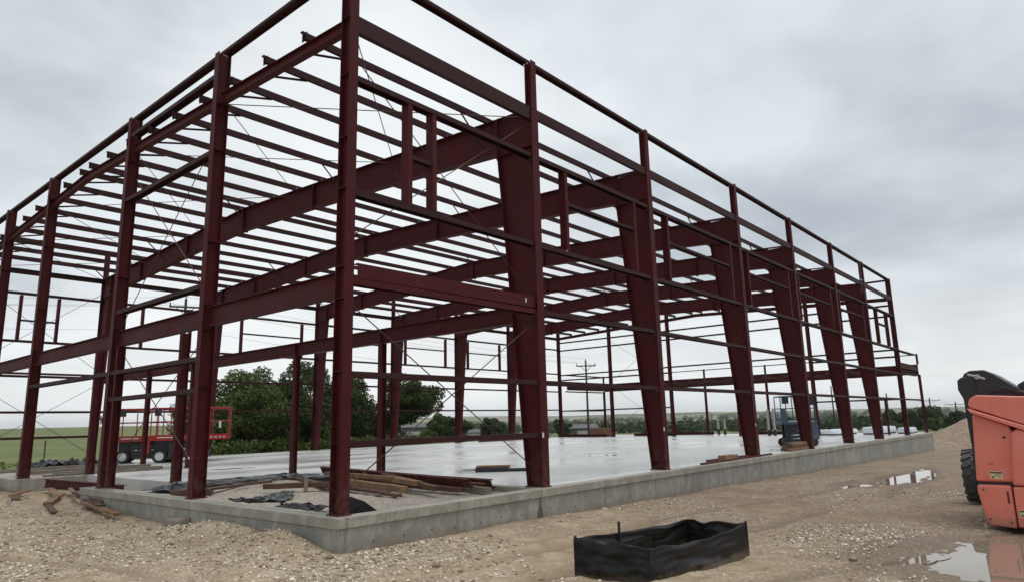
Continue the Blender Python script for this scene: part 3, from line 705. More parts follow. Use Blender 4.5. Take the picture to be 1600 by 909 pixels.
# purlins
PY = [1.55+1.464*k for k in range(9)] + [14.07] + [15.55+1.464*k for k in range(8)]
PZ = P_Z(0.20, 0.075)
xe = [0.0] + [x-BF/2 for x in XF[1:7]] + [42.9]
for k in range(7):
    for y in PY:
        z = rtop(y)+0.103
        a = xe[k]+0.004 if k else -0.02; b_ = xe[k+1]-0.004 if k < 6 else 42.97
        o = member('purlin', 'purlin', PZ, (a, y, z), (b_, y, z), mat='red_primer_light_gauge', parent=B)
        if k == 0:     # angle brace from the rake beam bottom to the purlin
            mb = MB(); mb.tube((0.26, 0, -0.30), (1.05, 0, -0.09), 0.028, 4); mb.build('flange_brace', 'red_primer_light_gauge', o)
            mb = MB(); mb.box(0.05, 0.06, -0.09, 0.09, -0.1, 0.07); mb.build('clip', 'red_primer_light_gauge', o)
        if k < 6 and y in (PY[0], PY[-1], PY[4], PY[8], PY[13]):
            MB().tube((b_-a-0.95, 0, -0.09), (b_-a-0.14, 0, -0.82), 0.026, 4).build('flange_brace', 'red_primer_light_gauge', o)
        if 0 < k < 7:
            mb = MB(); mb.tube((0.14, 0, -0.80), (0.95, 0, -0.09), 0.022, 4); 
            if y in (PY[0], PY[-1], PY[4], PY[13]): mb.build('flange_brace', 'red_primer_light_gauge', o)
# eave struts and parapet rails along the long walls, girts
P_EAVE = P_C(0.24, 0.09); P_EAVE1 = P_C(0.33, 0.11); P_G = P_C(0.20, 0.10); P_PAR = P_C(0.20, 0.075)
def wall_xs(k):   # clear span of bay k
    a = XF[k]-0.10 if k else 0.21
    b_ = XF[k+1]-0.14 if k < 6 else 42.95-0.21
    return a, b_
def long_girt(name, k, z, side, parent=None, prof=P_G, key='girt', inset=0.03, dz=0.0, a=None, b_=None):
    xa, xb = wall_xs(k); xa = xa if a is None else a; xb = xb if b_ is None else b_
    y = inset+0.1 if side == 0 else W-inset-0.1
    # web horizontal: profile height runs in y, flanges point down
    return member(name, key, prof, (xa, y, z), (xb, y, z), (0, 1 if side == 0 else -1, 0), mat='red_primer_light_gauge', parent=B)
for side in (0, 1):
    for k in range(7):
        xa, xb = wall_xs(k); yo = 0.03 if side == 0 else W-0.03; s = 1 if side == 0 else -1
        pr, key, zc_ = (P_EAVE1, 'eave1', 8.66) if (k == 0 and side == 0) else (P_EAVE, 'eave', 8.70)
        if side == 0: member('eave_strut', key, pr, (xa, yo, zc_), (xb, yo, zc_), mat='red_primer_light_gauge', parent=B)
        else: member('eave_strut', key, pr, (xb, yo, zc_), (xa, yo, zc_), mat='red_primer_light_gauge', parent=B)
        # parapet rail spans post to post
        pa = XF[k]-0.02 if k else 0.2; pb = XF[k+1]-0.235 if k < 6 else 42.95-0.2
        member('parapet_rail', 'prail', P_PAR, (pa, 0.11 if side == 0 else W-0.11, TOP-0.05), (pb, 0.11 if side == 0 else W-0.11, TOP-0.05), (0, s, 0), mat='red_primer_light_gauge', parent=B)
        lv = [7.64, 5.47, 2.30]
        if k > 0 or side == 1: lv.append(3.90)
        if k == 0: lv.append(1.16)
        for z in lv: long_girt('girt', k, z, side)
# doubled header over the first bay of the long wall
member('header_beam', 'hd1', P_C(0.26, 0.10), (0.30, 0.05, 4.03), (5.34, 0.05, 4.06), mat='red_primer', parent=B)
member('header_beam', 'hd2', P_C(0.20, 0.11), (0.21, 0.14, 3.89), (5.34, 0.14, 3.90), (0, 1, 0), mat='red_primer', parent=B)
member('header_beam', 'hd3', P_C(0.20, 0.085), (5.23, W-0.14, 4.12), (0.21, W-0.14, 4.12), (0, -1, 0), mat='red_primer', parent=B)
for (x, z) in ((4.86, 4.06), (0.75, 7.60)):
    MB().box(x, x+0.045, 0.0445, 0.0485, z-0.045, z+0.05).build('piece_mark', 'galv_white', B)
# framed wall openings high in each bay
OPEN = [(1.42, 2.06), (6.55, 9.90), (11.90, 16.7), (18.3, 22.8), (24.1, 28.9), (30.4, 35.0), (38.3, 40.9)]
for side in (0, 1):
    for k, (xa, xb) in enumerate(OPEN):
        y = 0.14 if side == 0 else W-0.14
        if side == 1: xa, xb = (1.9, 3.4) if k == 0 else (xa+0.6, xb-0.3)
        for x in (xa, xb):
            member('jamb', 'wj', P_C(0.20, 0.11), (x, y, 5.50), (x, y, 7.60), (0, 1, 0), mat='red_primer', parent=B)
        zz = 6.76 if k else 6.5
        member('opening_rail', 'wr', P_C(0.16, 0.07), (xa+0.09, y, zz), (xb-0.005, y, zz), (0, 1, 0), mat='red_primer_light_gauge', parent=B)
        mbx = MB().box(xa-0.03, xa+0.03, y-0.09, y-0.085, 5.42, 5.50).build('clip', 'galv_white', B) if (k in (1, 3) and side == 0) else None
# end wall parapet rails and girts at X=0
eds = [(0.29, YE[1]-0.205), (YE[1]+0.005, YE[2]-0.205), (YE[2]+0.005, YE[3]-0.205), (YE[3]+0.005, YE[4]-0.205), (YE[4]+0.005, W-0.29)]
for k, (a, b_) in enumerate(eds):
    G = 'red_primer_light_gauge'
    member('parapet_rail', 'prail', P_PAR, (0.12, b_, TOP-0.05), (0.12, a, TOP-0.05), (1, 0, 0), mat=G, parent=B)
    if k == 1: member('girt', 'girt', P_G, (0.12, b_, 9.55), (0.12, a, 9.55), (1, 0, 0), mat=G, parent=B)
    if k >= 1: member('header_beam', 'hdE', P_I(0.40, 0.18, 0.014, 0.009), (0.16, a, 3.80), (0.16, b_, 3.80), parent=B)
    else: member('header_beam', 'hdE', P_I(0.42, 0.18, 0.014, 0.009), (0.16, a, 3.80), (0.16, b_, 3.80), parent=B)
    if k == 1:
        for z in (7.66, 4.55, 2.95, 2.27): member('girt', 'girt', P_G, (0.12, b_, z), (0.12, a, z), (1, 0, 0), mat=G, parent=B)
    if k == 2: member('girt', 'girt', P_G, (0.12, b_, 2.95), (0.12, a, 2.95), (1, 0, 0), mat=G, parent=B)
# far end wall girts at X=42.95
edb = [(0.29, YB[0]-0.205)] + [(YB[k]+0.005, YB[k+1]-0.205) for k in range(3)] + [(YB[3]+0.005, W-0.29)]
for k, (a, b_) in enumerate(edb):
    G = 'red_primer_light_gauge'
    for z in (7.65, 8.35, TOP-0.05): member('girt', 'girt', P_G, (42.83, a, z), (42.83, b_, z), (-1, 0, 0), mat=G, parent=B)
    for z in ((5.0, 5.45, 2.3) if k in (0, 3, 4) else (5.45,)): member('girt', 'girt', P_G, (42.83, a, z), (42.83, b_, z), (-1, 0, 0), mat=G, parent=B)
# recessed inner line at X=5.35: posts and beam between porch and hall
I_M = P_I(0.40, 0.20, 0.016, 0.010); I_P = P_I(0.20, 0.20, 0.014, 0.009)
ycuts = [0.80, 5.66, 9.95, 17.1, 21.2, W-0.9]
for a, b_ in zip(ycuts, ycuts[1:]):
    member('spandrel_beam', 'span', I_M, (5.36, a+0.008, 3.85), (5.36, b_-0.008, 3.85), parent=B)
for y in (5.66, 9.95, 17.1, 21.2):
    o = member('column', 'inpost', P_I(0.17, 0.17, 0.013, 0.009), (5.36, y, 0.02), (5.36, y, 3.645), (1, 0, 0), parent=B); base_plate_local(o, 0.085, 0.085)
    mb = MB(); mb.box(3.66, 4.03, -0.01, 0.01, -0.095, 0.095); mb.build('stiffener', 'red_primer', o)
for y in (10.45, 17.05):
    o = member('column', 'recpost', P_I(0.24, 0.18, 0.013, 0.009), (2.02, y, 0.0), (2.02, y, 4.15), (1, 0, 0), parent=B); base_plate_local(o, 0.12, 0.09)
# light joists over the porch strip
# rod bracing
def xbrace(a, b_, c, d):
    rod('brace_rod', a, b_, 0.011, 'rod_steel', B); rod('brace_rod', c, d, 0.011, 'rod_steel', B)
yb_ = 0.20
xbrace((0.19, yb_, 4.6), (5.30, yb_, 8.45), (0.19, yb_+0.05, 8.2), (5.30, yb_+0.05, 4.25))
xbrace((0.19, yb_, 0.35), (5.30, yb_, 3.6), (0.19, yb_+0.05, 3.55), (5.25, yb_+0.05, 0.40))
xbrace((0.2, 5.1, 8.3), (0.2, 10.2, 4.1), (0.25, 10.2, 8.3), (0.25, 5.1, 4.1))
xbrace((0.2, 5.2, 3.5), (0.2, 10.2, 0.4), (0.25, 10.2, 3.5), (0.25, 5.2, 0.4))
for side_y in (W-0.2,):
    xbrace((0.3, side_y, 7.9), (5.3, side_y, 4.3), (0.3, side_y-0.05, 4.3), (5.3, side_y-0.05, 8.1))
    xbrace((0.3, side_y, 3.8), (5.3, side_y, 0.4), (0.3, side_y-0.05, 0.4), (5.3, side_y-0.05, 3.6))
xbrace((42.75, 16.5, 8.0), (42.75, 21.7, 4.6), (42.70, 16.5, 4.6), (42.70, 21.7, 8.0))
xbrace((42.75, 16.5, 4.2), (42.75, 21.7, 0.4), (42.70, 16.5, 0.4), (42.70, 21.7, 4.2))
for ya, yb2 in ((0.3, 5.2), (5.3, 10.3), (10.4, 17.2), (17.3, 22.3), (22.4, W-0.3)):
    xbrace((0.3, ya, rtop(ya)-0.12), (5.3, yb2, rtop(yb2)-0.12), (0.3, yb2, rtop(yb2)-0.16), (5.3, ya, rtop(ya)-0.16))
# white tag on the brace turnbuckle
for (p0, p1, t) in (((0.2, 5.2, 3.5), (0.2, 10.2, 0.4), 0.12),):
    pass
rod('turnbuckle', (0.25, 5.62, 0.66), (0.25, 5.86, 0.81), 0.022, 'galv_white', B)
# low lean-to beyond the far end wall
LX = 49.1
lys = [0.1, 5.6, 11.0, 16.3, 21.6, 26.6]
for y in lys:
    o = member('column', 'lpost', P_I(0.18, 0.16, 0.012, 0.009), (LX-0.09, y, 0.02), (LX-0.09, y, 4.025), (1, 0, 0), parent=B); base_plate_local(o, 0.09, 0.08)
    member('parapet_post', 'lpp', P_I(0.14, 0.12, 0.01, 0.008), (LX-0.09, y, 4.755), (LX-0.09, y, 5.5), (1, 0, 0), parent=B)
for a, b_ in zip(lys, lys[1:]):
    member('eave_beam', 'leave', P_I(0.72, 0.20, 0.016, 0.01), (LX-0.09, a+0.004, 4.39), (LX-0.09, b_-0.004, 4.39), parent=B)
    member('parapet_rail', 'lrail', P_C(0.14, 0.06), (LX-0.09, b_-0.07, 5.46), (LX-0.09, a+0.07, 5.46), (1, 0, 0), mat='red_primer_light_gauge', parent=B)
for k in range(19):
    y = 0.25 + k*1.464
    member('joist', 'ljoist', PZ, (43.0, y, 4.18), (LX-0.11, y, 4.18), mat='red_primer_light_gauge', parent=B)
for y in (0.12, 26.6):
    for z in (5.46, 2.30, 4.0): member('girt', 'lg', P_G, (43.0, y+0.1, z), (LX-0.2, y+0.1, z), (0, 1, 0), mat='red_primer_light_gauge', parent=B)
    member('rake_beam', 'lrake', P_I(0.35, 0.15, 0.012, 0.009), (43.0, y, 4.42), (LX-0.2, y, 4.42), parent=B)
# a coil of lifting rope left over the eave near the far end
mb = MB(); mb.path([(35.0, 0.02, 9.95), (35.0, 0.02, 8.85), (35.1, 0.0, 8.5), (35.0, 0.0, 8.2)], 0.012, 5); mb.path([(35.5, 0.02, 9.95), (35.4, 0.02, 8.9), (35.6, 0.0, 8.3), (35.7, 0.0, 7.75)], 0.012, 5)
mb.box(34.95, 35.5, -0.02, 0.025, 8.83, 8.95)
o = mb.build('rope', 'wire_dark'); tag(o, 'thin rope sling hanging over the eave strut near the far right end of the frame', 'rope')

# ------------------------------------------------------------------ loose things around the porch
def board(name, p0, p1, wd, th, mat, label, cat, group=None, roll=0.0, chip=True):
    """a sawn board as a slightly bowed, worn prism"""
    L = (Vector(p1)-Vector(p0)).length; rg = random.Random(hash((round(p0[0], 2), round(p1[1], 2))) & 0xffff)
    n = 6; v = []; f = []
    for k in range(n+1):
        x = L*k/n; by = 0.012*L*math.sin(math.pi*k/n)*rg.uniform(-0.4, 0.7); bz = 0.008*L*math.sin(math.pi*k/n)*rg.uniform(-0.2, 0.8)
        for (a, c) in ((-1, -1), (1, -1), (1, 1), (-1, 1)):
            v.append((x + (rg.uniform(-0.02, 0.02) if k in (0, n) else 0), a*wd/2*(1+rg.uniform(-0.03, 0.03))+by, c*th/2*(1+rg.uniform(-0.05, 0.05))+bz))
    for k in range(n):
        for e in range(4): f.append((4*k+e, 4*k+(e+1) % 4, 4*k+4+(e+1) % 4, 4*k+4+e))
    f += [(3, 2, 1, 0), tuple(4*n+e for e in range(4))]
    mb = MB(); mb.add(v, f); o = mb.build(name, mat, None, frame(p0, p1) @ Matrix.Rotation(roll, 4, 'X'), bevel=0.004, seg=1)
    tag(o, label, cat, group); return o
def beam_loose(name, key, prof, p0, p1, label, upv=(0, 0, 1), mat='red_primer'):
    o = member(name, key, prof, p0, p1, upv, mat=mat); tag(o, label, 'beam'); return o
beam_loose('loose_channel', 'lch', P_C(0.20, 0.07), (5.0, 7.9, 0.17), (4.30, 1.30, 0.10), 'long dark red steel channel lying across the lumber pile by the inner slab edge', (-0.5, 0, 1))
beam_loose('loose_channel', 'lch', P_C(0.20, 0.07), (5.15, 4.2, 0.05), (4.75, 1.05, 0.06), 'short dark red steel channel at the right end of the lumber pile', (-0.4, 0, 1))
LG = 'lumber piled on the gravel inside the curb'
board('timber', (3.35, 2.35, 0.02), (4.55, 6.6, 0.0), 0.16, 0.13, 'wood_tan', 'light brown round-edged timber lowest at the front of the lumber pile', 'timber', LG)
board('timber', (3.9, 2.5, 0.10), (4.5, 5.4, 0.13), 0.17, 0.11, 'wood_tan', 'short pale timber lying on top of the lumber pile', 'timber', LG)
board('timber', (3.1, 2.6, -0.05), (4.0, 7.2, -0.05), 0.12, 0.07, 'wood_brown', 'dark brown plank along the near foot of the lumber pile', 'timber', LG)
board('timber', (4.2, 1.45, -0.02), (4.85, 6.8, 0.0), 0.14, 0.09, 'wood_brown', 'reddish brown timber under the long steel channel', 'timber', LG)
board('timber', (4.85, 1.25, 0.07), (5.05, 5.6, 0.03), 0.2, 0.05, 'wood_tan', 'flat tan plank against the inner slab edge behind the lumber pile', 'timber', LG)
board('timber', (4.5, 0.9, -0.03), (5.0, 2.9, -0.03), 0.13, 0.1, 'wood_grey', 'grey weathered plank at the right end of the lumber pile near the second column', 'timber', LG)
board('timber', (2.55, 3.55, -0.02), (3.35, 4.9, 0.02), 0.13, 0.12, 'wood_tan', 'tan timber with its sawn end just left of the corner column', 'timber', LG)
board('timber', (2.35, 6.4, 0.0), (3.6, 5.0, 0.02), 0.14, 0.12, 'wood_brown', 'brown timber lying behind the upright stake', 'timber', LG)
board('timber', (3.0, 2.1, -0.06), (3.7, 5.6, -0.05), 0.15, 0.06, 'wood_brown', 'thin dark plank half buried in the gravel nearest the long wall curb', 'timber', LG)
board('timber', (3.75, 1.75, 0.03), (4.6, 4.6, 0.17), 0.15, 0.10, 'wood_brown', 'brown timber lying crosswise over the middle of the lumber pile', 'timber', LG)
board('timber', (4.05, 3.6, 0.16), (4.75, 7.3, 0.12), 0.13, 0.09, 'wood_tan', 'long tan timber at the back left of the lumber pile', 'timber', LG)
board('timber', (3.3, 4.9, -0.03), (4.35, 8.1, -0.02), 0.14, 0.08, 'wood_brown', 'brown plank running left out of the lumber pile behind the corner column', 'timber', LG)
board('timber', (1.3, 7.4, -0.04), (3.5, 8.0, -0.02), 0.10, 0.06, 'wood_brown', 'thin brown lath alone on the gravel left of the stake', 'timber', LG)
board('stake', (2.95, 5.5, -0.14), (2.97, 5.52, 0.20), 0.09, 0.06, 'wood_grey', 'short pale wooden stake standing upright in the gravel bed', 'stake')
for (a, b_, lab) in (((1.0, 6.3, -0.05), (4.2, 8.9, -0.02), 'thin dark reinforcing bar lying on the gravel, the nearer of two'), ((2.3, 7.6, -0.05), (4.9, 8.6, 0.02), 'thin dark reinforcing bar lying on the gravel, the farther of two')):
    mb = MB(); mb.path([Vector(a).lerp(Vector(b_), t)+Vector((0.02*math.sin(t*9), 0, 0.02*math.sin(t*5))) for t in np.linspace(0, 1, 9)], 0.018, 6)
    tag(mb.build('reinforcing_bar', 'rod_steel'), lab, 'rebar')
def sheet(name, pts, mat, label, amp=0.06, thick=0.012, seed=0, nu=26, nv=10, zb=-0.1):
    """crumpled sheet over a 4-corner patch"""
    rg = seed; u, v = np.meshgrid(np.linspace(0, 1, nu), np.linspace(0, 1, nv), indexing='ij')
    p = [np.array(q, float) for q in pts]
    P = (p[0][None, None]*((1-u)*(1-v))[..., None] + p[1]*(u*(1-v))[..., None] + p[2]*(u*v)[..., None] + p[3]*((1-u)*v)[..., None])
    P[..., 2] += amp*np.abs(fbm(P[..., 0]*3.1, P[..., 1]*3.1, 3, seed+200))*1.6 + amp*0.5*fbm(P[..., 0]*9, P[..., 1]*9, 2, seed+230)
    P[..., 0] += 0.10*fbm(u*5, v*3, 2, seed+240); P[..., 1] += 0.10*fbm(u*4, v*3, 2, seed+250)
    a, b_ = np.meshgrid(np.arange(nu-1), np.arange(nv-1), indexing='ij')
    F = np.stack([a*nv+b_, (a+1)*nv+b_, (a+1)*nv+b_+1, a*nv+b_+1], -1).reshape(-1, 4)
    o = mobj(name, big_mesh(name, P.reshape(-1, 3), F), mat)
    md = o.modifiers.new('t', 'SOLIDIFY'); md.thickness = thick
    tag(o, label, 'sheet'); return o
sheet('plastic_sheet', [(1.3, 3.6, -0.11), (2.5, 5.2, -0.11), (2.3, 5.45, -0.10), (1.0, 4.6, -0.11)], 'grey_plastic_sheet', 'crumpled dark plastic sheeting on the gravel between the first two end columns', 0.07, seed=1)
sheet('plastic_sheet', [(0.55, 1.35, -0.06), (0.95, 1.6, -0.05), (0.8, 2.9, -0.06), (0.4, 2.6, -0.06)], 'black_plastic', 'strip of black plastic lying just left of the corner column', 0.07, seed=2)
sheet('plastic_sheet', [(0.5, 3.6, -0.05), (0.75, 3.5, -0.03), (0.85, 4.6, -0.04), (0.5, 4.6, -0.05)], 'black_plastic', 'scrap of black plastic against the end curb left of the corner', 0.06, seed=3)
sheet('plastic_sheet', [(2.0, 9.85, 0.0), (5.0, 9.75, 0.02), (5.0, 9.3, -0.1), (1.9, 9.2, -0.1)], 'grey_plastic_sheet', 'dark plastic strip along the slab step behind the second end column', 0.05, seed=4)
sheet('plastic_sheet', [(0.9, 7.6, -0.08), (2.4, 9.2, -0.05), (1.9, 9.8, -0.02), (0.6, 9.0, -0.07)], 'grey_plastic_sheet', 'folded dark plastic sheeting between the second and third end columns', 0.09, seed=5)
sheet('plastic_sheet', [(4.6, 7.0, 0.0), (5.2, 7.0, 0.015), (5.2, 9.6, 0.015), (4.7, 9.6, -0.05)], 'grey_plastic_sheet', 'dark plastic tucked along the inner slab edge near the thin inner post', 0.05, seed=6)
# black flap standing behind the corner column
mb = MB(); mb.add([(0.62, 0.75, -0.12), (1.32, 0.62, -0.12), (1.02, 0.70, 0.10), (0.70, 0.86, 0.24), (0.66, 0.95, -0.12), (1.30, 0.80, -0.12)], [(0, 1, 2, 3), (1, 5, 2), (4, 0, 3), (5, 4, 3, 2), (0, 4, 5, 1)])
tag(mb.build('plastic_flap', 'black_plastic', bevel=0.01), 'black plastic flap propped up right behind the corner column', 'sheet')
board('block', (0.55, 7.25, -0.03), (1.15, 6.55, -0.02), 0.2, 0.14, 'wood_brown', 'dark brown wooden block inside the end curb left of the second column', 'block')
# entry opening between third and fourth end columns
beam_loose('loose_beam', 'lbeam', P_I(0.26, 0.16, 0.014, 0.01), (0.95, 11.15, -0.16), (0.55, 16.3, -0.14), 'dark red steel beam lying across the entry gap at the left end wall')
EG = 'scrap lumber on the dirt outside the left end wall'
for (a, b_, wd, th, mt, lab) in (
    ((-0.15, 9.4, -0.26), (0.1, 12.2, -0.2), 0.12, 0.06, 'wood_brown', 'dark brown plank leaning on the end of the left curb'),
    ((-1.1, 9.6, -0.42), (-0.6, 12.0, -0.38), 0.13, 0.05, 'wood_brown', 'dark plank flat on the dirt left of the long tan plank'),
    ((-0.2, 12.5, -0.30), (0.5, 15.6, -0.27), 0.15, 0.06, 'wood_tan', 'tan plank along the entry gap in front of the fallen red beam'),
    ((-1.0, 15.4, -0.36), (-0.3, 18.2, -0.31), 0.16, 0.06, 'wood_brown', 'brown plank on the dirt left of the fourth end column'),
    ((-1.3, 12.6, -0.42), (-0.9, 14.0, -0.40), 0.12, 0.05, 'wood_grey', 'small grey offcut out on the dirt before the entry gap'),
    ((-0.55, 7.35, -0.38), (-0.25, 10.4, -0.34), 0.14, 0.07, 'wood_tan', 'long tan plank on the dirt with its end beside the end curb'),
    ((-0.35, 8.9, -0.31), (0.05, 11.6, -0.28), 0.16, 0.05, 'wood_brown', 'dark brown plank overlapping the end of the left curb'),
    ((-0.75, 11.4, -0.36), (0.15, 13.4, -0.30), 0.18, 0.07, 'wood_tan', 'pale plank pointing at the camera in the entry gap'),
    ((0.1, 11.9, -0.30), (0.6, 14.2, -0.22), 0.10, 0.05, 'wood_grey', 'thin grey lath leaning in the entry gap'),
    ((-0.9, 13.5, -0.36), (-0.2, 16.3, -0.33), 0.2, 0.06, 'wood_brown', 'brown scrap plank below the fourth end column'),
    ((-0.75, 14.6, -0.31), (-0.1, 15.6, -0.29), 0.16, 0.05, 'wood_tan', 'short tan offcut on top of the brown scrap plank'),
    ((-0.6, 17.0, -0.30), (-0.45, 20.4, -0.27), 0.2, 0.08, 'wood_tan', 'tan plank on the dirt at the left edge of the photo'),
    ((0.5, 12.2, -0.33), (1.6, 15.9, -0.30), 0.22, 0.05, 'wood_grey', 'weathered grey plank behind the fallen red beam')):
    board('plank', a, b_, wd, th, mt, lab, 'plank', EG)
sheet('plastic_sheet', [(0.3, 11.1, -0.38), (1.7, 11.2, -0.38), (1.7, 12.3, -0.36), (0.3, 11.9, -0.38)], 'grey_plastic_sheet', 'grey plastic sheeting on the ground inside the entry gap', 0.07, seed=9)
WG = 'planks stacked on the gravel behind the fourth end column'
for k, (a, b_, z, mt, lab) in enumerate((((1.0, 18.2), (4.6, 17.9), 0.02, 'wood_grey', 'lowest grey plank of the stack behind the fourth end column'), ((1.5, 18.9), (5.0, 18.5), 0.05, 'wood_grey', 'middle grey plank of the stack behind the fourth end column'), ((0.6, 19.7), (4.9, 19.4), 0.10, 'wood_grey', 'upper grey plank of the stack behind the fourth end column'), ((0.4, 21.6), (4.4, 21.5), 0.12, 'wood_grey', 'farthest grey plank near the left edge behind the end columns'))):
    board('plank', (*a, z-0.06), (*b_, z-0.04), 0.28, 0.12, mt, lab, 'plank', WG)
sheet('plastic_sheet', [(2.2, 23.0, 0.0), (5.0, 22.6, 0.0), (5.1, 24.3, 0.05), (2.3, 24.6, 0.0)], 'grey_plastic_sheet', 'heap of dark crumpled plastic beyond the stacked planks at far left', 0.35, seed=10)
# grey block leaning at the foot of the end curb
mb = MB(); mb.hexa([(-0.40, 4.8, -0.50), (-0.15, 4.72, -0.50), (-0.15, 5.45, -0.48), (-0.38, 5.5, -0.48), (-0.38, 4.82, -0.36), (-0.155, 4.76, -0.31), (-0.155, 5.4, -0.33), (-0.36, 5.46, -0.38)])
tag(mb.build('block', 'wood_grey', bevel=0.01), 'grey block at the foot of the curb below the second end column', 'block')

# silt fence pen on the dirt in front of the long wall
sf = empty('silt_fence', (2.2, -4.6, -0.57)); tag(sf, 'low black silt fence fabric pen on stakes on the dirt in the foreground', 'silt fence')
cor = [(0.76, -3.98), (0.95, -4.97), (3.52, -5.16), (3.62, -4.12)]
hts = [0.50, 0.44, 0.47, 0.43]
def fence_pt(t):          # t in 0..4 round the pen
    k = int(t) % 4; fr = t-int(t); a, b_ = cor[k], cor[(k+1) % 4]
    return a[0]+(b_[0]-a[0])*fr, a[1]+(b_[1]-a[1])*fr, hts[k]+(hts[(k+1) % 4]-hts[k])*fr
nu, nv = 240, 18; P = []
for a in range(nu):
    t = 4*a/nu; x, y, h = fence_pt(t); fr = t-int(t); k = int(t) % 4
    d = Vector((cor[(k+1) % 4][0]-cor[k][0], cor[(k+1) % 4][1]-cor[k][1], 0)).normalized(); nrm = Vector((d.y, -d.x, 0))
    Ln = math.dist(cor[k], cor[(k+1) % 4]); env = math.sin(math.pi*fr)**0.5
    for c in range(nv):
        s = c/(nv-1); sag = -0.03*math.sin(math.pi*fr)*(Ln > 1.5) + 0.008*math.sin(11*t) + 0.006*math.sin(23*t) - 0.05*math.sin(math.pi*fr)*(k == 1) + 0.03*float(fbm(np.array([t*2.6]), np.array([0.5]), 3, 331)[0])*env
        off = env*(0.035*math.sin(2.1*s+1.2*t)*(1-0.5*s) + 0.012*math.sin(15*s+3*t+1.3*math.sin(4*t)) + 0.007*math.sin(31*s-5*t)) + 0.04*(1-s)**2*env
        zz = -0.60-0.012*x + (h+sag+0.03)*s + 0.010*math.sin(14*t+5*s)
        off += env*(0.05*float(fbm(np.array([t*3.0]), np.array([s*2.2]), 3, 301)[0]) - 0.055*abs(float(fbm(np.array([t*2.2+s]), np.array([s*5.0-t*0.8]), 3, 311)[0])) + 0.02*abs(float(fbm(np.array([t*7.0]), np.array([s*11+t]), 2, 321)[0])))
        P.append((x+nrm.x*off-2.2, y+nrm.y*off+4.6, zz+0.57))
F = [(a*nv+c, ((a+1) % nu)*nv+c, ((a+1) % nu)*nv+c+1, a*nv+c+1) for a in range(nu) for c in range(nv-1)]
o = mobj('fabric', (P, F), 'silt_fabric', sf); shade(o); md = o.modifiers.new('t', 'SOLIDIFY'); md.thickness = 0.006
for t, ex in ((0.0, 0.03), (1.0, 0.0), (2.0, 0.0), (3.0, -0.02), (3.33, -0.08), (3.66, 0.12)):
    x, y, h = fence_pt(t); cx, cy = 2.18, -4.55; dx, dy = (cx-x), (cy-y); q = math.hypot(dx, dy); x += dx/q*0.03; y += dy/q*0.03
    mb = MB(); mb.box(x-2.2-0.014, x-2.2+0.014, y+4.6-0.014, y+4.6+0.014, -0.2, h+ex-0.02); mb.build('stake', 'machine_black', sf)
mb = MB()
pts = [Vector((*fence_pt(t)[:2], 0)) for t in np.linspace(0, 4, 81)]
for a, b_, t in zip(pts, pts[1:], np.linspace(0, 4, 81)):
    h = fence_pt(t)[2]; k = int(t) % 4; fr = t-int(t); Ln = math.dist(cor[k], cor[(k+1) % 4])
    pass

# ------------------------------------------------------------------ things on the slab
gp = empty('tool_pile', (8.55, 4.3, 0.0), PERP); tag(gp, 'small pile of boards on black cases lying alone on the wet slab', 'pile')
MB().box(-0.62, 0.35, -0.28, 0.25, 0.0, 0.12).build('case', 'machine_black', gp, bevel=0.02)
MB().box(-0.60, 0.0, -0.22, 0.20, 0.12, 0.17).build('board', 'wood_tan', gp, bevel=0.006)
MB().box(-0.05, 0.40, -0.18, 0.10, 0.121, 0.175).build('board', 'wood_tan', gp, bevel=0.006)
MB().tube((-1.0, 0.0, 0.09), (1.1, -0.12, 0.06), 0.035, 10).build('tube', 'galv_white', gp)
MB().tube((0.3, -0.2, 0.05), (1.15, -0.22, 0.05), 0.05, 10).build('tube', 'lift_dark', gp)
MB().box(-1.02, -0.6, 0.02, 0.2, 0.02, 0.10).build('case', 'galv_white', gp, bevel=0.015)
EB = 'material left along the slab edge'
board('block', (14.75, 0.12, 0.09), (15.72, 0.12, 0.09), 0.28, 0.17, 'wood_tan', 'squared tan timber block on the slab edge between the third and fourth columns', 'block')
o = member('loose_bar', 'lb1', P_R(0.1, 0.05), (13.0, 0.0, 0.026), (18.9, 0.05, 0.03), mat='red_primer'); tag(o, 'long thin dark bar lying along the slab edge by the fourth column', 'bar')
o = member('loose_bar', 'lb2', P_R(0.14, 0.07), (14.2, 0.35, 0.036), (17.6, 0.30, 0.036), mat='red_primer'); tag(o, 'shorter dark bar beside the timber block on the slab edge', 'bar')
cr = empty('timber_stack', (22.6, 0.35, 0)); tag(cr, 'small stack of brown timbers on the slab edge in front of the blue lift', 'timber stack')
for k in range(3):
    for j in range(2): MB().box(-1.25+0.12*k, 0.9-0.1*k, -0.22+0.22*j, -0.01+0.22*j, 0.02+0.1*k, 0.115+0.1*k).build('timber', 'wood_brown' if (k+j) % 2 else 'wood_tan', cr, bevel=0.006, seg=1)
cb = empty('crate', (43.6, 23.5, 0.0), rad(-20)); tag(cb, 'brown wooden crate standing at the far edge of the slab', 'crate')
MB().box(-0.55, 0.55, -1.0, 1.0, 0.13, 0.70).build('body', 'box_brown', cb, bevel=0.01)
for y in (-0.85, 0, 0.85): MB().box(-0.55, 0.55, y-0.07, y+0.07, 0.0, 0.13).build('runner', 'wood_brown', cb)
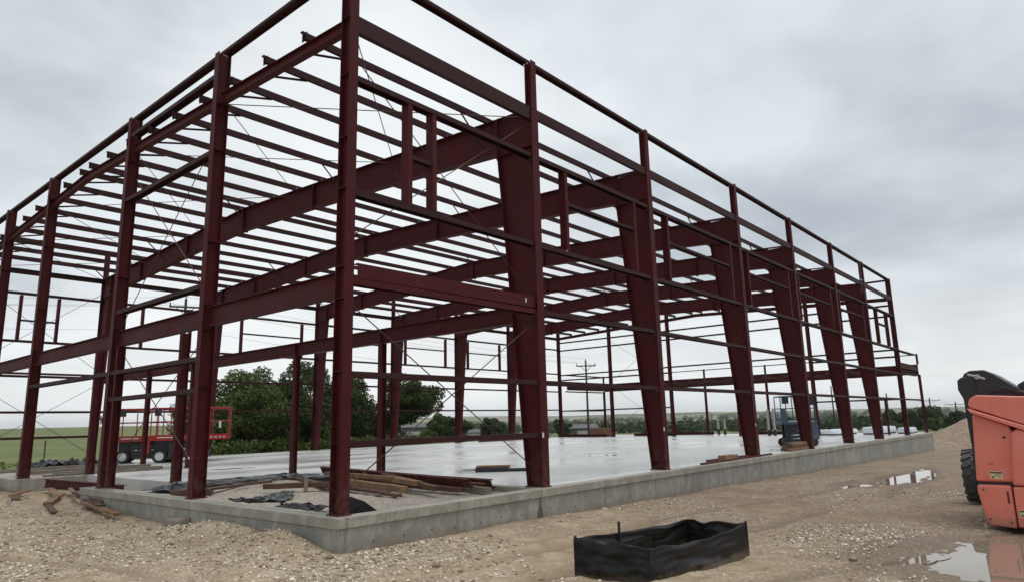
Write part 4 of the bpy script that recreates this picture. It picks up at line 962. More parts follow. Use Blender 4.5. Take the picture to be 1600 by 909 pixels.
for (a, b_, lab) in (((42.3, 22.2), (42.0, 27.0), 'dark red channel lying flat left of the brown crate at the far slab edge'), ((44.2, 17.0), (44.0, 20.6), 'dark red channel lying flat at the far slab edge right of the brown crate'), ((47.0, 14.9), (46.0, 18.6), 'dark red channel lying at the far slab edge under the low lean-to'), ((45.6, 6.2), (46.5, 11.4), 'dark red channel lying at the far slab edge left of the blue lift'), ((30.6, 25.8), (39.5, 26.1), 'dark red channel lying along the rear slab edge')):
    o = member('loose_channel', 'fch', P_C(0.24, 0.12), (*a, 0.13), (*b_, 0.13), mat='red_primer'); tag(o, lab, 'beam')
for k, (x, y, h, lab) in enumerate(((43.1, 8.95, 1.85, 'left grey pipe of the pair standing on the slab left of the blue lift'), (43.15, 8.55, 1.92, 'right grey pipe of the pair standing on the slab left of the blue lift'), (47.6, 14.75, 1.25, 'left one of two short grey pipes standing under the low lean-to'), (47.6, 14.2, 1.25, 'right one of two short grey pipes standing under the low lean-to'))):
    r_ = empty('standing_pipe', (x, y, 0)); tag(r_, lab, 'pipe', 'grey pipes standing out of the slab')
    MB().tube((0, 0, 0.0), (0, 0, h), 0.085, 14).build('pipe', 'pipe_grey', r_)
    MB().tube((0, 0, 0.0), (0, 0, 0.42), 0.11, 14).build('sleeve', 'machine_black', r_)
# white wrapped bundles
for k, (x, y, lx, ly, h, lab) in enumerate(((45.2, 5.0, 4.6, 1.5, 0.26, 'long white wrapped bundle on the far slab left of the other bundles'), (46.4, 2.5, 4.2, 1.3, 0.40, 'white plastic wrapped bundle on the slab behind the sixth and seventh columns'), (47.2, 0.95, 2.6, 0.9, 0.30, 'small white wrapped bundle beside the last tapered column'), (47.8, 8.0, 2.4, 1.6, 0.24, 'white wrapped bundle behind the blue scissor lift'))):
    r_ = empty('wrapped_bundle', (x, y, 0), rad(4*k-4)); tag(r_, lab, 'bundle', 'white wrapped bundles on the slab')
    for s in (-0.38, 0.0, 0.38): MB().box(s*lx-0.06, s*lx+0.06, -ly/2, ly/2, 0.0, 0.09).build('runner', 'wood_grey', r_)
    nx, ny = 22, 10; mb = MB(); mb.box(-lx/2, lx/2, -ly/2, ly/2, 0.09, h+0.09)
    o = mb.build('wrap', 'wrap_white', r_); bm = bmesh.new(); bm.from_mesh(o.data); bmesh.ops.subdivide_edges(bm, edges=bm.edges, cuts=7, use_grid_fill=True)
    for v in bm.verts:
        q = 0.022*math.sin(v.co.x*6+k)*math.sin(v.co.y*7+1)+0.014*math.sin(v.co.x*17+v.co.y*11)
        v.co.z += q if v.co.z > 0.2 else 0; v.co.x *= 1-0.04*(v.co.z/h)**2; v.co.y *= 1-0.07*(v.co.z/h)**2
    bm.to_mesh(o.data); bm.free(); shade(o)

# ------------------------------------------------------------------ scissor lifts
def wheel(parent, x, y, r, wd, tyre='rubber', rim='white_paint', out=-1):
    o = empty('wheel', (0, 0, 0)); COL.objects.unlink(o); bpy.data.objects.remove(o)
    mb = MB(); n = 28; prof = [(0.62, -0.5), (0.92, -0.5), (1.0, -0.34), (1.0, 0.34), (0.92, 0.5), (0.62, 0.5)]
    v = []; f = []
    for i in range(n):
        a = 2*math.pi*i/n
        for (q, u) in prof: v.append((x+r*q*math.cos(a), y+u*wd, r+r*q*math.sin(a)))
    m_ = len(prof)
    for i in range(n):
        for k in range(m_): f.append((i*m_+k, i*m_+(k+1) % m_, ((i+1) % n)*m_+(k+1) % m_, ((i+1) % n)*m_+k))
    mb.add(v, f)
    for i in range(0, n, 2):       # tread lugs
        a = 2*math.pi*(i+0.5)/n; c, s = math.cos(a), math.sin(a)
        for sg in (-1, 1):
            mb.hexa([(x+(r*0.97)*c-(0.05*r*s*e), y+sg*wd*u, r+(r*0.97)*s+0.05*r*c*e) for (e, u) in ((-1, 0.02), (1, 0.02), (1.6, 0.46), (-0.4, 0.46))] + [(x+(r*1.05)*c-(0.05*r*s*e), y+sg*wd*u, r+(r*1.05)*s+0.05*r*c*e) for (e, u) in ((-1, 0.02), (1, 0.02), (1.6, 0.44), (-0.4, 0.44))])
    w_ = mb.build('wheel', tyre, parent)
    mb = MB(); yf = y+out*wd*0.42
    mb.tube((x, y+out*wd*0.1, r), (x, yf, r), r*0.63, 24); mb.tube((x, yf, r), (x, yf+out*0.03, r), r*0.22, 12)
    for k in range(6):
        a = k*math.pi/3; mb.tube((x+r*0.4*math.cos(a), yf, r+r*0.4*math.sin(a)), (x+r*0.4*math.cos(a), yf+out*0.012, r+r*0.4*math.sin(a)), r*0.05, 6)
    mb.build('rim', rim, w_); return w_
def scissor_lift(name, loc, rz, L, Wd, deck0, deck1, rail, wheelbase, wr, mats, label, cat, ext=0.0, ext_x=0, trays=True, rim='white_paint'):
    """local x along the machine, local -y toward the camera"""
    r_ = empty(name, loc, rz); tag(r_, label, cat)
    body, dark, railm = mats
    MB().box(-L/2+0.1, L/2-0.1, -Wd/2+0.22, Wd/2-0.22, wr*0.7, wr*1.75).build('chassis', dark, r_, bevel=0.03)
    for sx in (-1, 1):
        for sy in (-1, 1): wheel(r_, sx*wheelbase/2, sy*(Wd/2-0.12), wr, 0.22, out=sy, rim=rim)
    mb = MB(); nst = 4; z0 = wr*1.8; hh = (deck0-z0)/nst
    for k in range(nst):
        za, zb = z0+k*hh+0.02, z0+(k+1)*hh-0.02
        for sy in (-1, 1):
            y = sy*(Wd/2-0.24)
            for (xa, xb, yo) in ((-L/2+0.2, L/2-0.2, 0), (L/2-0.2, -L/2+0.2, 0.05*sy)):
                mb.hexa([(xa, y+yo-0.02, za-0.03), (xb, y+yo-0.02, zb-0.09), (xb, y+yo+0.02, zb-0.09), (xa, y+yo+0.02, za-0.03), (xa, y+yo-0.02, za+0.09), (xb, y+yo-0.02, zb+0.03), (xb, y+yo+0.02, zb+0.03), (xa, y+yo+0.02, za+0.09)])
        mb.tube((0, -Wd/2+0.2, (za+zb)/2), (0, Wd/2-0.2, (za+zb)/2), 0.04, 8)
    mb.build('scissor_stack', dark, r_)
    # side trays with battery and engine panels
    for sy in ((-1, 1) if trays else ()):
        y0, y1 = sorted((sy*(Wd/2-0.20), sy*(Wd/2-0.02)))
        t_ = MB().box(-wheelbase/2+wr+0.06, wheelbase/2-wr-0.06, y0, y1, wr*0.75, deck0-0.12).build('side_tray', dark, r_, bevel=0.02)
        mb = MB()
        for k in range(4): mb.box(-wheelbase/2+wr+0.2+k*0.22, -wheelbase/2+wr+0.3+k*0.22, sy*(Wd/2-0.02)-0.004, sy*(Wd/2-0.02)+0.004, deck0-0.40, deck0-0.36)
        mb.build('marking', 'white_paint', t_)
    xa, xb = -L/2, L/2+ext
    d_ = MB().box(xa, xb, -Wd/2, Wd/2, deck0, deck0+0.06).build('platform_deck', dark, r_)
    mb = MB()
    mb.box(xa, xb, -Wd/2-0.01, -Wd/2+0.02, deck0+0.0, deck1); mb.box(xa, xb, Wd/2-0.02, Wd/2+0.01, deck0, deck1)
    mb.box(xa-0.01, xa+0.02, -Wd/2+0.02, Wd/2-0.02, deck0, deck1); mb.box(xb-0.02, xb+0.01, -Wd/2+0.02, Wd/2-0.02, deck0, deck1)
    tb = mb.build('toe_board', body, r_)
    mb = MB()
    for k in range(5): mb.box(xb-0.25-k*0.18, xb-0.16-k*0.18, -Wd/2-0.014, -Wd/2-0.011, deck0+0.09, deck0+0.13)
    mb.box(xa+0.3, xa+1.0, -Wd/2-0.014, -Wd/2-0.011, deck0+0.12, deck0+0.16)
    mb.build('marking', 'white_paint', tb)
    mb = MB(); zt = rail; zm = deck1+(zt-deck1)*0.5
    npost = max(3, int((xb-xa)/0.75)); tr = 0.024
    for sy in (-1, 1):
        for k in range(npost+1):
            x = xa+0.03+(xb-xa-0.06)*k/npost; mb.tube((x, sy*(Wd/2-0.03), deck1-0.02), (x, sy*(Wd/2-0.03), zt), tr, 8)
        for z in (zm, zt): mb.tube((xa+0.03, sy*(Wd/2-0.03), z), (xb-0.03, sy*(Wd/2-0.03), z), tr*(1.3 if z == zt else 0.9), 8)
    for x in (xa+0.03, xb-0.03):
        for z in (zm, zt): mb.tube((x, -Wd/2+0.03, z), (x, Wd/2-0.03, z), tr*1.1, 8)
    mb.build('guard_rail', railm, r_)
    c_ = MB().box(xa+0.15, xa+0.40, -Wd/2-0.02, -Wd/2+0.20, zt-0.33, zt-0.02).build('control_box', dark, r_, bevel=0.015)
    MB().box(xb-0.45, xb-0.36, -Wd/2-0.005, -Wd/2+0.01, zm-0.32, zm-0.02).build('document_tube', 'white_paint', r_)
    return r_
redm = ('lift_red', 'lift_dark', 'lift_red')
la = scissor_lift('scissor_lift', (6.75, 24.2, 0), rad(-30), 2.62, 1.7, 0.94, 1.18, 2.38, 1.85, 0.29, redm, 'red and black scissor lift behind the third end column, left of the other red lift', 'scissor lift')
lb = scissor_lift('scissor_lift', (7.62, 22.75, 0), rad(-30), 2.5, 1.7, 0.96, 1.20, 2.38, 1.62, 0.29, redm, 'red and black scissor lift with its deck extended towards the trees', 'scissor lift', ext=0.75)
MB().box(-1.45, -1.2, -0.98, -0.86, 0.42, 0.95).build('hose_box', 'lift_red', lb, bevel=0.02)
for l_ in (la, lb): l_['group'] = 'red scissor lifts on the slab'
bl = scissor_lift('scissor_lift', (26.2, 1.45, 0), rad(-50), 1.62, 0.80, 1.00, 1.16, 2.26, 1.20, 0.19, ('lift_blue', 'lift_navy', 'lift_blue'), trays=False, rim='lift_dark', label='blue scissor lift standing behind the fifth tapered column on the slab edge', cat='scissor lift')
MB().box(0.42, 0.84, -0.43, 0.2, 0.30, 0.98).build('power_cover', 'lift_blue', bl, bevel=0.04)
MB().box(0.45, 0.80, -0.40, -0.05, 1.85, 2.34).build('control_box', 'lift_navy', bl, bevel=0.02)
MB().box(-0.83, -0.60, -0.44, -0.38, 1.10, 1.72).build('entry_gate', 'lift_blue', bl, bevel=0.02)

# ------------------------------------------------------------------ orange boom lift (tail end)
bo = empty('boom_lift', (9.0, -8.45, -0.62)); tag(bo, 'orange and black boom lift seen from behind at the right edge of the photo', 'boom lift')
# local: +x away from the camera, y across, z up
def rounded_block(name, mat, yz, x0, x1, bevel, parent=bo, inset=0.0, seg=3):
    return MB().prism(yz, 'x', x0, x1).build(name, mat, parent, bevel=bevel, seg=seg)
# hood (top cap) with a drooping lip
rounded_block('hood', 'orange_paint', [(0.90, 2.20), (0.87, 2.30), (0.76, 2.37), (-1.0, 2.24), (-1.0, 1.63), (0.13, 1.84), (0.88, 2.15)], -0.86, 1.0, 0.05)
rounded_block('hood_lip', 'orange_paint', [(0.92, 2.14), (0.13, 1.825), (-1.0, 1.61), (-1.0, 1.52), (0.13, 1.735), (0.88, 2.055)], -0.89, 1.0, 0.022, seg=3)
rp = rounded_block('rear_panel', 'orange_paint', [(0.96, 0.85), (0.875, 2.04), (0.80, 2.02), (0.36, 1.83), (0.30, 1.7), (0.36, 0.85)], -0.72, 1.0, 0.05)
rounded_block('centre_panel', 'orange_paint', [(0.425, 0.80), (0.34, 1.70), (0.24, 1.775), (0.0, 1.71), (-1.0, 1.5), (-1.0, 0.80)], -0.84, 1.0, 0.07)
dr = rounded_block('counterweight', 'orange_paint', [(0.94, 0.80), (0.955, 0.70), (0.88, 0.17), (0.82, 0.11), (0.445, 0.08), (0.45, 0.80)], -0.80, 1.0, 0.045)
MB().box(-0.812, -0.798, 0.50, 0.525, 0.50, 0.70).build('latch', 'machine_black', dr)
rounded_block('bumper', 'orange_paint', [(0.425, 0.785), (0.43, 0.10), (-1.0, 0.10), (-1.0, 0.785)], -0.83, 1.0, 0.04)
for (y, z) in ((0.86, 0.72), (0.52, 0.18), (0.82, 0.22)): MB().tube((-0.802, y, z), (-0.818, y, z), 0.016, 6).build('bolt', 'machine_black', dr)
for k in range(5): MB().box(-0.7245, -0.715, 0.47, 0.80, 1.40+0.055*k, 1.415+0.055*k).build('louver', 'machine_black', rp) if False else None
MB().tube((-0.725, 0.45, 1.62), (-0.74, 0.45, 1.62), 0.022, 10).build('lock', 'machine_black', rp)
MB().box(-0.68, 1.0, -0.95, 0.93, 0.79, 0.87).build('seam', 'machine_black', bo)
MB().box(-0.70, 0.9, 0.41, 0.46, 0.12, 0.80).build('seam', 'machine_black', bo)
def decal(y0, y1, z0, z1, x, rows, nm='warning_decal'):
    d_ = MB().box(x-0.003, x, y0, y1, z0, z1).build(nm, 'decal_cream', bo)
    mb = MB()
    mb.box(x-0.005, x-0.0035, y0+0.005, y1-0.005, z1-0.035, z1-0.010)
    for k in range(rows): mb.box(x-0.005, x-0.0035, y0+0.03, y1-0.07+0.02*(k % 2), z1-0.06-0.024*k, z1-0.053-0.024*k)
    mb.prism([(y1-0.015, z0+0.015), (y1-0.06, z0+0.015), (y1-0.037, z0+0.055)], 'x', x-0.005, x-0.0035)
    mb.build('print', 'print_dark', d_)
decal(0.55, 0.74, 0.90, 1.03, -0.72, 2); decal(0.22, 0.39, 0.28, 0.40, -0.83, 2)
MB().box(-0.7225, -0.72, 0.66, 0.74, 1.155, 1.165).build('scratch', 'print_dark', bo)
# boom: black steel tail with side plates
rounded_block('boom', 'machine_black', [(0.97, 2.25), (1.05, 2.72), (1.02, 2.80), (0.92, 2.86), (0.68, 2.86), (0.55, 2.78), (0.12, 2.43), (-1.0, 1.98), (-1.0, 1.85), (0.8, 2.1)], 0.15, 1.6, 0.03)
rounded_block('boom_plate', 'machine_black', [(1.145, 2.50), (1.135, 2.68), (1.06, 2.74), (0.85, 2.74), (0.85, 0.62), (1.09, 0.62), (1.055, 1.40), (1.075, 2.32)], 0.12, 1.0, 0.022)
pn = MB().path([(0.13, 0.95, 2.78), (0.11, 0.80, 2.74), (0.12, 0.68, 2.68)], 0.022, 8).build('pin', 'pipe_grey', bo)
MB().tube((0.13, 0.80, 2.735), (0.10, 0.80, 2.735), 0.05, 12).build('pin_cap', 'pipe_grey', pn)
MB().prism([(0.22, 2.56), (0.10, 2.63), (-0.2, 2.58), (-0.6, 2.45), (-0.6, 2.2), (0.15, 2.40)], 'x', 0.4, 1.3).build('boom_pad', 'machine_black', bo, bevel=0.02)
for k in range(3):
    MB().path([(0.10, 0.66-0.05*k, 2.42+0.02*k), (0.02, 0.50-0.05*k, 2.47+0.02*k), (0.06, 0.30-0.05*k, 2.43), (0.12, 0.10-0.05*k, 2.36)], 0.014, 8).build('hose', 'rubber', bo)
# chassis and tyres
MB().box(1.6, 5.6, -1.1, 1.1, 0.45, 0.95).build('chassis', 'machine_black', bo, bevel=0.04)
MB().box(1.3, 4.8, -0.8, 0.8, 0.95, 1.9).build('turntable', 'orange_paint', bo, bevel=0.06)
def big_tyre(x, y, out):
    r, wd = 0.60, 0.42; n = 36; mb = MB(); prof = [(0.55, -0.42), (0.80, -0.5), (0.95, -0.42), (0.97, 0.0), (0.95, 0.42), (0.80, 0.5), (0.55, 0.42)]; v = []; f = []; m_ = len(prof)
    for i in range(n):
        a = 2*math.pi*i/n
        for (q, u) in prof: v.append((x+r*q*math.cos(a), y+u*wd, r+r*q*math.sin(a)))
    for i in range(n):
        for k in range(m_): f.append((i*m_+k, i*m_+(k+1) % m_, ((i+1) % n)*m_+(k+1) % m_, ((i+1) % n)*m_+k))
    mb.add(v, f)
    for i in range(18):
        for sg in (-1, 1):
            a0 = 2*math.pi*(i+(0.5 if sg > 0 else 0))/18
            def P(da, q, u): a = a0+da; return (x+r*q*math.cos(a), y+sg*u*wd, r+r*q*math.sin(a))
            mb.hexa([P(-0.05, 0.93, 0.0), P(0.05, 0.93, 0.0), P(0.22, 0.90, 0.52), P(0.06, 0.90, 0.52), P(-0.04, 1.03, 0.0), P(0.04, 1.03, 0.0), P(0.20, 1.0, 0.50), P(0.07, 1.0, 0.50)])
    w_ = mb.build('wheel', 'grey_rubber', bo)
    MB().tube((x, y+out*0.05, r), (x, y+out*0.18, r), r*0.56, 24).build('rim', 'orange_paint', w_)
for x in (3.9, 6.3):
    for s in (-1, 1): big_tyre(x, 1.52*s if s > 0 else -1.42, s)
bo.location.z = -0.69

# dirt mound beyond the far corner of the slab
def mound(cx, cy, rx, ry, h, rot, seed, label):
    nr_, na_ = 40, 90; P = []
    for a in range(nr_):
        t = a/(nr_-1)
        for b_ in range(na_):
            th = 2*math.pi*b_/na_; x = t*rx*math.cos(th); y = t*ry*math.sin(th)
            wx, wy = cx+x*math.cos(rot)-y*math.sin(rot), cy+x*math.sin(rot)+y*math.cos(rot)
            P.append((wx, wy, t))
    P = np.array(P); t = P[:, 2].copy(); x, y = P[:, 0], P[:, 1]
    prof = np.clip(1-t, 0, 1)**0.95
    P[:, 2] = height(x, y) - 0.15*t + h*prof*(1+0.22*fbm(x*0.35, y*0.35, 3, seed)) + 0.16*fbm(x*0.9, y*0.9, 4, seed+3)*(1-t*0.6)
    F = [(a*na_+b_, (a+1)*na_+b_, (a+1)*na_+(b_+1) % na_, a*na_+(b_+1) % na_) for a in range(nr_-1) for b_ in range(na_)]
    o = mobj('dirt_mound', (P.tolist(), F), 'mound_sand'); shade(o); tag(o, label, 'mound')
mound(61.5, -2.2, 7.0, 6.0, 2.55, 0.3, 120, 'tall tan stockpile of sand and gravel beyond the far slab corner')
mound(57.5, 0.4, 4.5, 2.6, 0.55, 0.4, 130, 'low tan spoil heap at the foot of the tall gravel stockpile')

# ------------------------------------------------------------------ vegetation
def leaves(clumps, n, size, seed, flat=0.3):
    """leaf quads spread over the shells of many clumps (cx,cy,cz,r)"""
    rg = np.random.default_rng(seed); C = np.array(clumps, float); wgt = C[:, 3]**2; k = rg.choice(len(C), n, p=wgt/wgt.sum())
    d = rg.normal(size=(n, 3)); d /= np.linalg.norm(d, axis=1)[:, None]
    rad_ = C[k, 3]*(0.55+0.5*rg.random(n)**0.6)
    p = C[k, :3] + d*rad_[:, None]*np.array([1, 1, 0.8])
    nrm = d + rg.normal(size=(n, 3))*0.75; nrm /= np.linalg.norm(nrm, axis=1)[:, None]
    t = np.cross(nrm, rg.normal(size=(n, 3))); t /= np.linalg.norm(t, axis=1)[:, None]; b_ = np.cross(nrm, t)
    s = size*(0.6+0.8*rg.random(n))[:, None]
    P = np.stack([p-t*s*0.5, p+b_*s*0.32-t*s*0.05, p+t*s*0.55, p-b_*s*0.32-t*s*0.05], 1).reshape(-1, 3)
    F = np.arange(4*n).reshape(n, 4)
    return P, F
def clump_set(rg, cx, cy, cz, rx, rz, n, rmin, rmax):
    out = []
    while len(out) < n:
        d = np.array([rg.uniform(-1, 1), rg.uniform(-1, 1), rg.uniform(-1, 1)])
        q = np.linalg.norm(d)
        if q > 1 or q < 0.25: continue
        out.append((cx+d[0]*rx, cy+d[1]*rx, cz+d[2]*rz, rg.uniform(rmin, rmax)))
    return out
def tree(name, x, y, h, rx, zlow, n, size, mat, label, cat='tree', group=None, seed=0, nclump=None, lean=(0, 0)):
    z0 = float(height(np.array([x]), np.array([y]))[0]); rg = random.Random(seed)
    r_ = empty(name, (x, y, z0)); tag(r_, label, cat, group)
    cz = (h+zlow)/2; rz = (h-zlow)/2
    nc = nclump or max(10, int(16*rx*rz/3))
    cl = clump_set(rg, lean[0], lean[1], cz, rx*0.86, rz*0.88, nc, 0.16*min(rx, rz)+0.12, 0.36*min(rx, rz)+0.1)
    P, F = leaves(cl, n, size, seed+1)
    mobj('crown', big_mesh('crown', P, F), mat, r_)
    mb = MB(); tr = 0.035*h+0.03
    top = Vector((lean[0]*0.6, lean[1]*0.6, cz)); mb.tube((0, 0, -0.2), top*0.5, tr, 9, tr*0.75); mb.tube(top*0.5, top, tr*0.75, 8, tr*0.4)
    for k in range(min(9, nc)):
        c = cl[(k*7) % nc]; s = top*rg.uniform(0.35, 0.95); mb.tube(s, (c[0], c[1], c[2]), tr*0.34, 6, tr*0.1)
    mb.build('trunk', 'bark', r_)
    return r_
TG = 'dark green trees behind the far wall'
tree('leafy_tree', 15.6, 37.0, 4.3, 2.3, -0.2, 18700, 0.18, 'leaf_mid', 'dense vine-covered tree just right of the red lift deck', seed=11, group=TG, nclump=60)
tree('leafy_tree', 18.3, 38.0, 6.0, 2.5, -0.2, 23800, 0.18, 'leaf_mid', 'rounded dark tree with a pale top behind the thin inner post', seed=12, group=TG, nclump=70)
tree('leafy_tree', 21.6, 39.6, 6.4, 2.6, -0.2, 22100, 0.18, 'leaf_dark', 'tall dark tree left of the corner column, behind the far wall', seed=13, group=TG, nclump=66)
tree('leafy_tree', 24.6, 38.8, 7.2, 2.5, 0.2, 22100, 0.18, 'leaf_dark', 'tallest dark tree rising directly behind the corner column', seed=14, group=TG, nclump=62)
tree('leafy_tree', 28.0, 38.6, 6.2, 2.5, -0.2, 22100, 0.18, 'leaf_dark', 'dark bushy tree just right of the corner column', seed=15, group=TG, nclump=64)
tree('leafy_tree', 32.2, 37.8, 6.5, 2.9, 1.9, 20400, 0.18, 'leaf_dark', 'spreading dark tree with bare trunk overhanging to the right, right of the corner column', seed=16, group=TG, lean=(1.2, -1.0), nclump=54)
tree('leafy_tree', 30.4, 39.6, 4.4, 2.3, -0.2, 15300, 0.18, 'leaf_mid', 'lighter green tree under the spreading dark tree', seed=17, group=TG, nclump=50)
tree('leafy_tree', 20.0, 37.2, 4.9, 2.4, -0.2, 17000, 0.18, 'leaf_mid', 'green bushy tree filling the gap behind the thin inner post', seed=19, group=TG, nclump=60)
tree('leafy_tree', 23.2, 37.4, 4.6, 2.3, -0.2, 15000, 0.18, 'leaf_dark', 'dark bushy tree low down just left of the corner column', seed=20, group=TG, nclump=56)
tree('leafy_tree', 33.8, 40.5, 3.2, 1.6, -0.2, 8500, 0.18, 'leaf_dark', 'low dark bush at the right end of the tree group', seed=18, group=TG, nclump=36)
# undergrowth along their feet
rg = random.Random(5); cl = []
for k in range(240):
    t = rg.random(); cx, cy = 13.5+t*19.0+rg.uniform(-1, 1), 34.6+1.6*math.sin(t*3)+rg.uniform(-1.2, 1.6)
    z0 = float(height(np.array([cx]), np.array([cy]))[0]); cl.append((cx, cy, z0+rg.uniform(0.1, 0.7), rg.uniform(0.3, 0.75)))
P, F = leaves(cl, 22000, 0.2, 77); o = mobj('undergrowth', big_mesh('undergrowth', P, F), 'leaf_mid'); tag(o, 'tangled green undergrowth along the feet of the trees behind the slab', 'undergrowth', kind='stuff')
# tall grass and weeds between slab and field
cl = []
for k in range(700):
    t = rg.random(); cx = rg.uniform(0, 48); cy = rg.uniform(30.3, 34)
    cl.append((cx, cy, float(height(np.array([cx]), np.array([cy]))[0])+0.05, rg.uniform(0.1, 0.25)))
P, F = leaves(cl, 9000, 0.14, 78); o = mobj('weeds', big_mesh('weeds', P, F), 'leaf_grass'); tag(o, 'short weeds and grass along the rear edge of the site', 'weeds', kind='stuff')
MG = 'single trees and bushes in the fields'
for k, (x, y, h, r_, lab) in enumerate(((59.5, 60, 4.0, 2.2, 'round dark bush right of the grey shed beyond the slab'), (62.5, 59.5, 3.6, 2.0, 'second round dark bush partly behind a far wall column'), (51.5, 54, 1.7, 1.0, 'small bright bush in front of the dark bushes in the field'), (96, 84, 4.2, 2.6, 'dark tree in the field left of the second frame column'), (104, 72, 3.6, 2.4, 'dark bush in the field seen behind the second frame column'), (168, 20.5, 5.6, 4.2, 'large dark tree behind the far right corner of the building'), (172, 27, 4.6, 3.6, 'dark tree behind the last columns on the right'), (176, 14.5, 4.4, 3.8, 'dark tree above the gravel stockpile at right'), (150, 16.5, 2.6, 1.8, 'light green bush at the foot of the large right tree'), (150, 22.6, 2.3, 1.6, 'low pale bush left of the large right tree'))):
    tree('field_tree', x, y, h, r_, -0.1, 6000, 0.30 if x < 80 else 0.4, ('leaf_mid' if h < 3 else 'leaf_far' if x > 90 else 'leaf_dark'), lab, 'tree', MG, seed=40+k)
tree('field_tree', 92, 274, 6.0, 3.5, 0.2, 800, 0.8, 'leaf_far', 'lone distant tree on the grassy horizon at far left', 'tree', MG, seed=60)
# far wooded belts: one mass
rg = np.random.default_rng(9); cl = []
def belt(az0, az1, r0, r1, n, hmin, hmax):
    a = np.radians(az0+(az1-az0)*rg.random(n)); r = r0+(r1-r0)*rg.random(n)
    x, y = CAM.x+r*np.cos(a), CAM.y+r*np.sin(a); keep = fbm(x*0.012, y*0.012, 3, 141) > -0.25
    x, y = x[keep], y[keep]; z = height(x, y); h = hmin+(hmax-hmin)*rg.random(len(x))
    for xx, yy, zz, hh in zip(x, y, z, h):
        cl.append((xx, yy, zz+hh*0.45, hh*0.55)); cl.append((xx+rg.normal()*hh*0.4, yy+rg.normal()*hh*0.4, zz+hh*0.3, hh*0.45))
belt(2, 52, 190, 330, 700, 2.2, 4.2); belt(-6, 54, 400, 640, 700, 4, 7.5); belt(-8, 60, 900, 1600, 500, 6, 11)
P, F = leaves(cl, 150000, 1.3, 79); o = mobj('woodland', big_mesh('woodland', P, F), 'leaf_far'); tag(o, 'distant belts of dark green woodland along the horizon', 'woodland', kind='stuff')

# ------------------------------------------------------------------ far sheds, poles and wires
def shed(x, y, rz, L, D, H, mat, label):
    z0 = float(height(np.array([x]), np.array([y]))[0]); r_ = empty('shed', (x, y, z0), rz); tag(r_, label, 'shed')
    MB().box(-L/2, L/2, -D/2, D/2, -0.5, H).build('wall', mat, r_)
    rf = MB().prism([(-D/2-0.3, H-0.05), (D/2+0.3, H-0.05), (D/2+0.3, H+0.15), (0, H+0.9), (-D/2-0.3, H+0.15)], 'x', -L/2-0.3, L/2+0.3).build('roof', 'shed_grey', r_)
    MB().box(-1.2, 1.2, -D/2-0.05, -D/2+0.02, 0, H*0.75).build('door', 'shed_pale', r_)
    mb = MB()
    for k in range(int(L)): mb.box(-L/2+k, -L/2+k+0.05, -D/2-0.03, -D/2+0.0, 0, H)
    mb.build('wall_rib', mat, r_)
shed(80, 89.5, rad(-38), 16, 8, 2.6, 'shed_grey', 'long low grey shed in the field beyond the spreading tree')
shed(113, 106, rad(-38), 6, 5, 1.2, 'shed_pale', 'pale far building right of the grey shed')
shed(110, 72, rad(-45), 6, 5, 1.5, 'shed_grey', 'small dark shed behind the far left end of the low lean-to')
shed(255, 26, rad(-80), 12, 8, 2.6, 'shed_pale', 'white house far off beside the right utility poles')
def pole(x, y, h, label, rz, arm=1.2, arms=1, transformer=False, r0=0.15):
    z0 = float(height(np.array([x]), np.array([y]))[0]); r_ = empty('utility_pole', (x, y, z0), rz); tag(r_, label, 'pole')
    MB().tube((0, 0, -0.3), (0, 0, h), r0, 10, r0*0.65).build('shaft', 'pole_wood', r_)
    if arm:
        MB().box(-arm, arm, -0.14, -0.04, h-0.75, h-0.61).build('crossarm', 'pole_wood', r_)
        mb = MB(); mb.tube((-arm*0.55, -0.09, h-0.75), (0, -0.09, h-1.35), 0.03, 5); mb.tube((arm*0.55, -0.09, h-0.75), (0, -0.09, h-1.35), 0.03, 5); mb.build('arm_brace', 'pole_wood', r_)
        for u in (-arm+0.08, arm-0.08): MB().tube((u, -0.09, h-0.61), (u, -0.09, h-0.35), 0.06, 8, 0.04).build('insulator', 'pole_wood', r_)
        MB().tube((0, 0, h), (0, 0, h+0.25), 0.05, 8, 0.03).build('insulator', 'pole_wood', r_)
    if transformer: MB().tube((0.34, -0.1, h-1.7), (0.34, -0.1, h-0.9), 0.24, 14).build('transformer', 'pole_wood', r_, bevel=0.02)
    return r_
pole(63.6, 38.5, 9.9, 'dark utility pole with one crossarm seen through the far end wall', rad(-50))
pole(17.6, 46.2, 12.2, 'utility pole with transformer rising behind the end wall header beam', rad(-25), transformer=True)
pole(220.3, 27.5, 8.3, 'distant utility pole over the dark trees at right, left of the other', rad(-80), arm=2.6, r0=0.25)
pole(231, 22.8, 7.2, 'distant utility pole directly left of the orange machine', rad(-80), arm=2.6, r0=0.25)
pole(128, 28, 8.5, 'bare dark pole in the field seen right of the blue lift', 0, arm=0, r0=0.16)
pole(140, 21.5, 7.2, 'bare dark pole in the field beside the last tapered column', 0, arm=0, r0=0.17)
pole(-6.0, 78.0, 14.5, 'utility pole carrying the wires beyond the left edge of the photo', rad(-25))
WLAB = ('top overhead wire', 'left overhead wire on the crossarm', 'right overhead wire on the crossarm', 'low overhead wire under the crossarm')
def wire(a, b_, sag, label):
    a, b_ = Vector(a), Vector(b_); pts = [a.lerp(b_, t)-Vector((0, 0, sag*4*t*(1-t))) for t in np.linspace(0, 1, 25)]
    mb = MB(); mb.path(pts, 0.010, 5); o = mb.build('overhead_wire', 'wire_dark'); tag(o, label, 'wire', 'overhead wires')
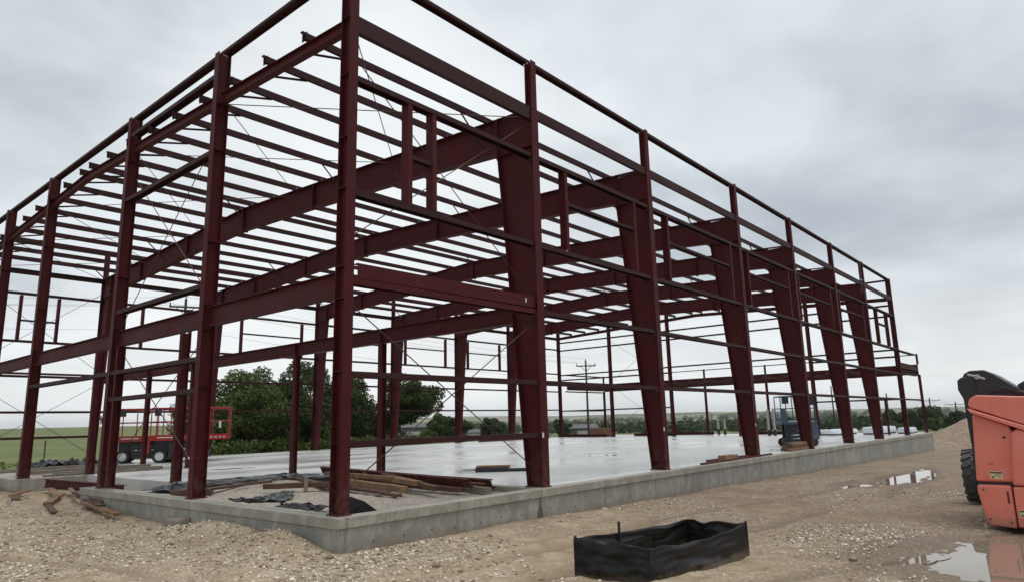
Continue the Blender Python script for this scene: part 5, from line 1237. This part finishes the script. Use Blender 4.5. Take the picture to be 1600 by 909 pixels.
zB = float(height(np.array([17.6]), np.array([46.2]))[0]); zA = float(height(np.array([63.6]), np.array([38.5]))[0]); zL = float(height(np.array([-6.0]), np.array([78.0]))[0])
for k, (dx, dy, dz) in enumerate(((0, 0, 0.2), (-1.0, 0.45, -0.4), (1.0, -0.45, -0.4), (0, 0, -2.4))):
    wire((17.6+dx, 46.2+dy, zB+12.2+dz), (63.6+dx, 38.5+dy, zA+9.9+dz), 0.7, WLAB[k]+' running right from the transformer pole')
    wire((-6+dx, 78+dy, zL+14.5+dz), (17.6+dx, 46.2+dy, zB+12.2+dz), 0.6, WLAB[k]+' running left from the transformer pole')
# field fence posts far left
for k, t in enumerate(np.linspace(0, 1, 7)):
    x, y = 1.5+t*16, 39.5-0.5*t; z0 = float(height(np.array([x]), np.array([y]))[0])
    r_ = empty('fence_post', (x, y, z0)); tag(r_, ('first', 'second', 'third', 'fourth', 'fifth', 'sixth', 'seventh')[k]+' thin fence post from the left along the near edge of the green field', 'fence post', 'field fence posts')
    MB().box(-0.03, 0.03, -0.03, 0.03, -0.2, 1.25).build('post', 'pole_wood', r_)
    MB().box(-0.04, 0.04, -0.04, 0.04, 1.25, 1.28).build('cap', 'pole_wood', r_)

for o in list(bpy.data.objects):
    if o.parent and o.name.split('.')[0] in ('clip', 'bolt', 'anchor_bolt', 'marking', 'print', 'wall_rib', 'arm_brace'): o['kind'] = 'stuff'
# ------------------------------------------------------------------ haze over the distance
m = bpy.data.materials.new('haze_air'); m.use_nodes = True; MAT['haze_air'] = m
nt = m.node_tree; nt.nodes.clear(); out = nt.nodes.new('ShaderNodeOutputMaterial'); pv = nt.nodes.new('ShaderNodeVolumePrincipled')
pv.inputs['Color'].default_value = (0.95, 0.97, 0.985, 1); pv.inputs['Density'].default_value = 0.00012; pv.inputs['Anisotropy'].default_value = 0.2
nt.links.new(pv.outputs[0], out.inputs['Volume'])
hz = MB().box(-7100, 7100, -7100, 7100, -80, 90).build('haze', 'haze_air'); tag(hz, kind='stuff')
hz['label'] = 'thin grey haze fading the far hills'
